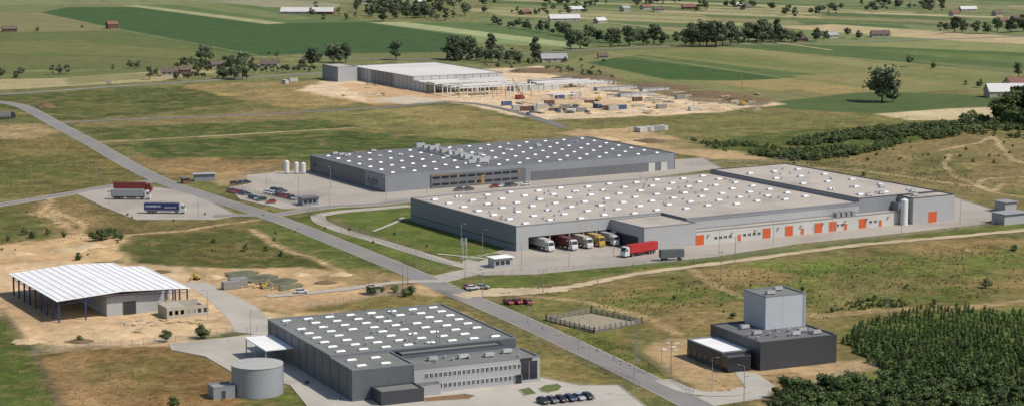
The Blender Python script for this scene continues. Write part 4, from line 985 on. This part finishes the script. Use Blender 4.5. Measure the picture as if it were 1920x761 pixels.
def crown_arrays(seed,h,w,z0,lobes=10,leaves=60,leaf=.8,shape='round'):
    r=np.random.default_rng(seed); V=[];Fc=[];Mi=[]
    lean=r.uniform(-.08,.08,2)*h
    for l in range(lobes):
        if shape=='cone':
            t=(l+.5)/lobes; cz=z0+(h-z0)*t; rad=w*.5*(1-t)+.15; a=r.uniform(0,6.28); cx=np.cos(a)*rad*.35; cy=np.sin(a)*rad*.35; R=np.array([rad*.9,rad*.9,(h-z0)/lobes*1.1])
        else:
            t=r.uniform(0,1); cz=z0+(h-z0)*(.12+.73*t); pr=math.sin(math.pi*(.12+.74*t))**.7; a=r.uniform(0,6.28); d=r.uniform(.15,.78)*w*.5*pr; cx=np.cos(a)*d+lean[0]*t; cy=np.sin(a)*d+lean[1]*t
            q=r.uniform(.16,.35)*w*pr+.2; R=np.array([q,q*r.uniform(.8,1.1),min(q*r.uniform(.65,.95),(h-z0)*.28)])
        n=7; i0=len(V)
        for p_ in (-.85,-.2,.45,.9):
            for j in range(n):
                aa=6.283*j/n; k=.66*r.uniform(.75,1.15); V.append((cx+R[0]*k*math.sqrt(1-p_*p_)*math.cos(aa),cy+R[1]*k*math.sqrt(1-p_*p_)*math.sin(aa),cz+R[2]*k*p_))
        for b in range(3):
            for j in range(n): Fc.append((i0+b*n+j,i0+b*n+(j+1)%n,i0+(b+1)*n+(j+1)%n,i0+(b+1)*n+j)); Mi.append(0)
        Fc.append(tuple(i0+3*n+j for j in range(n))); Mi.append(0)
        light=r.random()
        for k in range(leaves):
            d=r.normal(size=3); d/=np.linalg.norm(d)
            if d[2]<-.3: d[2]*=-.5
            p=np.array([cx,cy,cz])+d*R*r.uniform(.65,1.3); nn=d+r.normal(size=3)*.5; nn/=np.linalg.norm(nn)
            u=np.cross(nn,[0,0,1.]); u/=(np.linalg.norm(u)+1e-6); v=np.cross(nn,u); s1=leaf*r.uniform(.4,1.1)*.5; s2=leaf*r.uniform(.3,.9)*.5; i1=len(V)
            for a_,b_ in ((-1,-1),(1,-.7),(.8,1),(-.9,.8)): V.append(tuple(p+u*s1*a_+v*s2*b_))
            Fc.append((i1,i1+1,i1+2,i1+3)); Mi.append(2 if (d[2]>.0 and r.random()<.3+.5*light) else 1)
    return V,Fc,Mi
def mesh_from(name,mats,arr):
    mb=MB(); mb.v,mb.f,mb.m=arr; return mb.mesh(name,mats)
lmats=[lfA,lfA,lfB]; fmats=[ffA,ffA,ffB]; pmats=[pnA,pnA,pnB]; smats=[scA,scA,scB]; gmats=[tgA,tgA,tgB]
def trunk_mesh(h,r0,seed):
    r=random.Random(seed); mb=MB(); mb.cyl((0,0,0),r0,h,7,0,r2=r0*.5)
    for k in range(5):
        a=r.uniform(0,6.28); z=h*r.uniform(.45,.95); L=h*r.uniform(.3,.5); mb.beam((0,0,z),(math.cos(a)*L*.6,math.sin(a)*L*.6,z+L*.7),r0*.5)
    return mb.mesh('trunk',m_bark)
TT=[]
for s_,(h,w,z0,lo) in enumerate([(10,8,.8,18),(10,6.2,.8,16),(10,9.8,1.2,20),(10,4.8,.6,15),(10,7.,1.4,17),(10,3.2,.5,12),(10,8.6,1.,13),(10,5.6,1.8,14)]):
    ar=crown_arrays(100+s_,h,w,z0,lobes=lo,leaves=70,leaf=.85)
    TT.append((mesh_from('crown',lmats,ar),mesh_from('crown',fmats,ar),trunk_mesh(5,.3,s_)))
reqs=[]
def tree(xy,h,k=None,label='leafy tree with dense dark green crown',group='scattered leafy trees'):
    k=random.choice([0,1,2,3,4,6,7,0,1,4]) if k is None else k
    reqs.append((h/max(1,xy[1]),xy,h,k,label,group))
def build_trees():
    reqs.sort(key=lambda r:-r[0])
    for s_,xy,h,k,label,group in reqs[:290]:
        sc=h/10.; T=thing('leafy_tree',xy,random.uniform(0,6.28),label,'tree',group); T.scale=(sc*random.uniform(.75,1.2),sc*random.uniform(.75,1.2),sc)
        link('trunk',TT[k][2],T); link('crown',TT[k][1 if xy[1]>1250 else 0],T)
    rest=reqs[290:]
    if rest:
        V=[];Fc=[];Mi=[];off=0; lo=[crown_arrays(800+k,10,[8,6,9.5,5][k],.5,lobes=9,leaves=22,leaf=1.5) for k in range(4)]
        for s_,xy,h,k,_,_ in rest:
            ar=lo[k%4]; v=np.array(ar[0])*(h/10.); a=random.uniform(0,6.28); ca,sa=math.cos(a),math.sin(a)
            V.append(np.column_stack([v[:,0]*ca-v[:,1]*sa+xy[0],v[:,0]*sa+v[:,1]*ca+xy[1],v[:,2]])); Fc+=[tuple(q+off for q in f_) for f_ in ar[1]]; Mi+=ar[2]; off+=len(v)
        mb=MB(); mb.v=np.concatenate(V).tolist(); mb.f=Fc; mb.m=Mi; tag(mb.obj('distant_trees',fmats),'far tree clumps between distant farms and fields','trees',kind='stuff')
def spx(y): return .9891*(y+200)/125
for px,py,hp in [(385,114,32),(372,116,22),(395,118,20),(430,132,26),(418,148,24),(440,150,30),(455,148,55),(462,150,24),(585,126,38),(568,128,22),(625,118,36),(648,118,38),(638,120,28),(743,113,42),(852,112,50),(866,113,44),(882,112,48),(845,112,30),(898,114,30),(922,106,48),(935,118,34),(950,120,26),(972,120,24),(1003,117,50),(912,118,26),(1070,96,44),(1088,92,40),(1100,92,24),(1145,88,38),(1160,88,26),(1180,87,42),(1205,84,34),(1226,84,42),(1243,84,26),(1213,86,26),(1285,88,40),(1298,88,50),(1312,88,46),(1325,88,52),(1342,88,54),(1355,88,48),(1370,86,50),(1385,84,30),(1403,80,42),(1418,80,40),(1432,78,46),(1455,78,48),(1470,78,28),(1445,80,26),(1500,80,24),(1530,78,26),(1545,76,20),(1590,72,22),(1610,74,18),
   (1654,192,68),(1674,192,30),(1885,232,60),(1900,228,62),(1914,224,66),(1932,228,62),(1870,230,42),(1895,240,36),(1920,242,40),(1950,232,60),(1910,146,30),(1790,62,34),(1776,64,24),(1805,62,28),(1830,64,28),(1850,64,24),(1870,60,30),(1895,62,32),(1918,60,36),(1762,60,22),(1705,126,22),(1750,130,14),(1836,165,16),(1810,162,12),
   (38,146,20),(30,147,14),(98,140,20),(112,140,18),(126,139,20),(212,132,12),(245,129,16),(258,129,15),(280,150,26),(292,142,14),(345,124,18),(360,128,22),(378,130,18),(330,150,16),(0,150,22),(155,55,8),(70,60,10),(520,112,18),(480,136,16),(540,138,18),(505,105,10),(600,112,14),(1130,120,10),(1060,118,12),(1090,118,10)]:
    h=hp/spx(py)*(.94 if py<115 else 1); tree(G(px,py),h,k=2 if px==1654 else None,label='tall broad leafy tree standing alone in a field' if px==1654 else 'leafy tree with dense dark green crown')
for i in range(30): px=925+i*8+random.uniform(-5,5); py=48+i*1.2+random.uniform(-2,2); tree(G(px,py),random.uniform(5,13),group='distant row of roadside trees')
for i in range(90): px=random.gauss(755,80); py=22+random.uniform(-16,18)+(px-610)*.01; tree(G(px,py),random.uniform(6,16),group='distant village trees')
for i in range(6):
    cx_=random.uniform(980,1900); cy_=random.choice([10,26,18])
    for k in range(15): tree(G(random.gauss(cx_,32),random.gauss(cy_,3)),random.uniform(4,12),group='distant village trees')
for i in range(9): tree(G(random.uniform(80,400),2+random.uniform(-3,3)),random.uniform(6,11),group='distant village trees')
for i in range(26): px=random.uniform(1630,1770); tree(G(px,random.uniform(2,26)),random.uniform(6,13),group='distant village trees')
for i in range(12): px=480+i*10; tree(G(px,138-i*.3+random.uniform(-1,1)),random.uniform(3,6),group='low roadside trees')
for i in range(50): px=random.uniform(1240,1560); tree(G(px,82-(px-1260)*.02+random.uniform(-4,4)),random.uniform(4,11),group='roadside trees')
for i in range(24): px=random.uniform(830,1020); tree(G(px,112+random.uniform(-3,5)),random.uniform(4,10),group='roadside trees')
PW=[G(*p) for p in [(1450,800),(1452,754),(1490,744),(1560,738),(1660,728),(1780,738),(1940,742),(1940,800)]]
for i in range(60):
    for j in range(60):
        x=60+i*3.4+random.uniform(-1.3,1.3); y=470+j*3.4+random.uniform(-1.3,1.3)
        if inpoly(PW,x,y): tree((x,y),random.uniform(3.6,6.6),label='dense dark leafy tree in a thicket',group='trees of the dense thicket')
build_trees()
# shrubs
bush=[mesh_from('bush',lmats if k%2 else smats,crown_arrays(300+k,2.4,2.8,.0,lobes=8,leaves=50,leaf=.36)) for k in range(5)]
def shrub(xy,h,label='low rounded green shrub in dry grass'):
    o=link('shrub',bush[random.randrange(5)],None,(*xy,-.05),random.uniform(0,6.28)); s_=h/2.4; o.scale=(s_*random.uniform(.7,1.2),s_*random.uniform(.7,1.2),s_); tag(o,label,'shrub','shrubs scattered over the grassland')
for px,py,hp in [(310,640,22),(378,634,26),(325,764,20),(147,487,16),(175,452,18),(190,450,20),(203,448,22),(216,446,18),(225,450,12),(45,440,12),(60,446,14),(90,440,12),(120,444,10),(15,450,10),(460,470,14),(500,470,10),(525,480,12),(400,455,8),(150,640,12),(1752,570,10),(1640,560,8),(1850,540,18),(1505,545,10),(1560,585,10),(1700,540,8),(1435,565,8),(1265,560,8),(1900,470,12),(700,552,20),(770,552,18),(740,548,14),(760,556,16),(715,548,12),(575,720,8),(610,430,5),(655,432,5),(700,455,5),(740,440,5),(800,462,5),(1575,345,8),(1620,330,8),(1500,640,8),(1375,596,12),(1300,268,10),(1340,280,10)]:
    shrub(G(px,py),max(1.1,hp/spx(py)))
for i in range(30): shrub(G(random.uniform(1180,1800),random.uniform(490,600)),random.uniform(.4,.9))
for i in range(26): shrub(G(random.uniform(1480,1900),random.uniform(265,310)),random.uniform(.8,1.8))
for i in range(22): shrub(G(random.uniform(0,560),random.uniform(395,500)),random.uniform(.5,1.1))
def mass(name,poly,n,hmin,hmax,mats,label,cat,leaf=.55,seed=5,lobes=5,leaves=34,thr=.33):
    P=[G(*p) for p in poly]; r=random.Random(seed); xs=[p[0] for p in P]; ys=[p[1] for p in P]
    protos=[crown_arrays(seed*50+k,2.4,2.9,0,lobes=lobes,leaves=leaves,leaf=leaf) for k in range(4)]
    pv=[np.array(p[0]) for p in protos]; V=[];Fc=[];Mi=[];off=0;cnt=0;tries=0
    while cnt<n and tries<n*30:
        tries+=1; x=r.uniform(min(xs),max(xs)); y=r.uniform(min(ys),max(ys))
        if not inpoly(P,x,y): continue
        if float(vn(np.array([x]),np.array([y]),16.,seed)[0])<thr: continue
        k=r.randrange(4); s_=r.uniform(hmin,hmax)/2.4; a=r.uniform(0,6.28); ca,sa=math.cos(a)*s_,math.sin(a)*s_
        v=pv[k]; V.append(np.column_stack([v[:,0]*ca-v[:,1]*sa+x,v[:,0]*sa+v[:,1]*ca+y,v[:,2]*s_-.05]))
        Fc+=[tuple(q+off for q in f_) for f_ in protos[k][1]]; Mi+=protos[k][2]; off+=len(v); cnt+=1
    mb=MB(); mb.v=np.concatenate(V).tolist(); mb.f=Fc; mb.m=Mi; tag(mb.obj(name,mats),label,cat,kind='stuff')
mass('scrub',[(1400,290),(1500,264),(1640,244),(1790,234),(1800,256),(1690,272),(1590,296),(1500,304)],750,1.4,4.,smats,'low soft belt of green scrub across the meadow','scrub',seed=5,thr=.22)
mass('scrub',[(1310,268),(1420,268),(1500,284),(1420,294),(1340,282)],120,.8,2.,smats,'low soft belt of green scrub across the meadow','scrub',seed=6,thr=.35)
mass('scrub',[(1785,244),(1810,218),(1860,212),(1960,222),(1960,262),(1860,258)],140,1.8,4.2,smats,'thick green scrub below the trees','scrub',seed=7)
mass('scrub',[(320,122),(470,108),(480,130),(420,152),(340,146)],80,1.5,4,fmats,'garden scrub around distant houses','scrub',seed=8)
mass('scrub',[(900,122),(1010,116),(1120,128),(1160,150),(1000,134)],50,1.2,3,fmats,'weedy scrub on the site bank','scrub',seed=9)
mass('scrub',[(1540,576),(1640,560),(1720,566),(1700,576),(1560,584)],90,.5,1.1,smats,'low heathy scrub in the meadow','scrub',seed=10)
# grass tussocks
for sd_,poly,n,a_,b_ in ((20,[(1070,565),(1380,512),(1900,455),(1920,550),(1560,585),(1560,600),(1380,560),(1230,590),(1210,598),(1110,580)],1500,.2,.65),(21,[(240,455),(440,434),(560,472),(600,492),(380,496)],350,.2,.55),(22,[(90,672),(300,655),(420,712),(425,790),(150,790)],420,.2,.45),(23,[(1320,306),(1560,300),(1760,290),(1900,350),(1820,362),(1560,318)],420,.3,.8),(24,[(0,275),(105,262),(270,332),(110,358),(0,374)],350,.3,.7),(25,[(970,605),(1030,606),(1110,630),(1190,655),(1270,728),(1180,692),(1060,640)],200,.2,.5),(26,[(0,590),(45,650),(100,720),(112,790),(0,790)],250,.2,.45),(27,[(0,392),(140,378),(240,414),(440,418),(200,448),(0,460)],350,.25,.6),(28,[(1600,640),(1660,595),(1930,600),(1930,700),(1740,690)],700,.3,.9)):
    mass('grass_tussocks',poly,n,a_,b_,smats if sd_==28 else (gmats if sd_%2 else [tgA,scA,tgB]),'tufts of dry and green wild grass','grass',seed=sd_,lobes=2,leaves=14,leaf=.9,thr=.2 if sd_==28 else .3)
# young pines
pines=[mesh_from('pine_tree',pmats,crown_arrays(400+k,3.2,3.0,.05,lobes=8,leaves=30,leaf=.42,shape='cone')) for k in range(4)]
PP=[G(*p) for p in [(1575,650),(1605,612),(1690,588),(1740,574),(1940,592),(1960,640),(1960,734),(1780,730),(1700,722),(1650,694)]]
cand=[]
for i in range(-70,70):
    for j in range(-110,110):
        b=i*4.7+random.uniform(-.35,.35); a=j*1.75+random.uniform(-.35,.35); x=100+b*s60-a*c60; y=560+b*c60+a*s60
        if inpoly(PP,x,y) and random.random()<.93: cand.append((x,y))
cand.sort(key=lambda q:q[1])
def pine_s(y): return random.uniform(.5,.92)*(1.2 if y<545 else (1. if y<585 else .8))
for x,y in cand[:298]:
    o=link('pine_tree',pines[random.randrange(4)],None,(x,y,0),random.uniform(0,6.28)); s_=pine_s(y); o.scale=(s_*1.15,s_*1.15,s_); tag(o,'young bushy pine in a plantation row','tree','young pines planted in rows')
V=[];Fc=[];Mi=[];off=0; pa=[crown_arrays(400+k,3.2,3.0,.05,lobes=6,leaves=24,leaf=.48,shape='cone') for k in range(3)]
for x,y in cand[298:]:
    k=random.randrange(3); v=np.array(pa[k][0])*pine_s(y)+np.array([x,y,0]); V.append(v); Fc+=[tuple(q+off for q in f_) for f_ in pa[k][1]]; Mi+=pa[k][2]; off+=len(v)
if V:
    mb=MB(); mb.v=np.concatenate(V).tolist(); mb.f=Fc; mb.m=Mi; tag(mb.obj('pine_plantation',pmats),'further rows of young pines','trees',kind='stuff')
# ---------------- light, world, camera
AZ,EL=112,50
w=bpy.data.worlds.new('World'); scene.world=w; w.use_nodes=True; nt=w.node_tree
sk=nt.nodes.new('ShaderNodeTexSky'); sk.sky_type='NISHITA'; sk.sun_disc=False; sk.sun_elevation=math.radians(EL); sk.sun_rotation=math.radians(AZ)
bg=nt.nodes['Background']; nt.links.new(sk.outputs[0],bg.inputs[0]); bg.inputs[1].default_value=.115
sd=bpy.data.lights.new('sun','SUN'); sd.energy=4.2; sd.angle=math.radians(.5); sd.color=(1,.935,.84)
so=bpy.data.objects.new('sun',sd); COL.objects.link(so)
d=Vector((math.sin(math.radians(AZ))*math.cos(math.radians(EL)),math.cos(math.radians(AZ))*math.cos(math.radians(EL)),math.sin(math.radians(EL))))
so.rotation_euler=d.to_track_quat('Z','Y').to_euler(); so.location=(0,0,300)
cd=bpy.data.cameras.new('camera'); cd.sensor_width=36; cd.sensor_fit='HORIZONTAL'; cd.lens=36*F/1920; cd.clip_start=1; cd.clip_end=40000
co=bpy.data.objects.new('camera',cd); COL.objects.link(co); co.location=(0,0,H); co.rotation_euler=(math.pi/2-TH,0,0); scene.camera=co
scene.view_settings.view_transform='Standard'; scene.view_settings.look='None'; scene.view_settings.exposure=0
print('pines',len(cand),'trees',len(reqs))
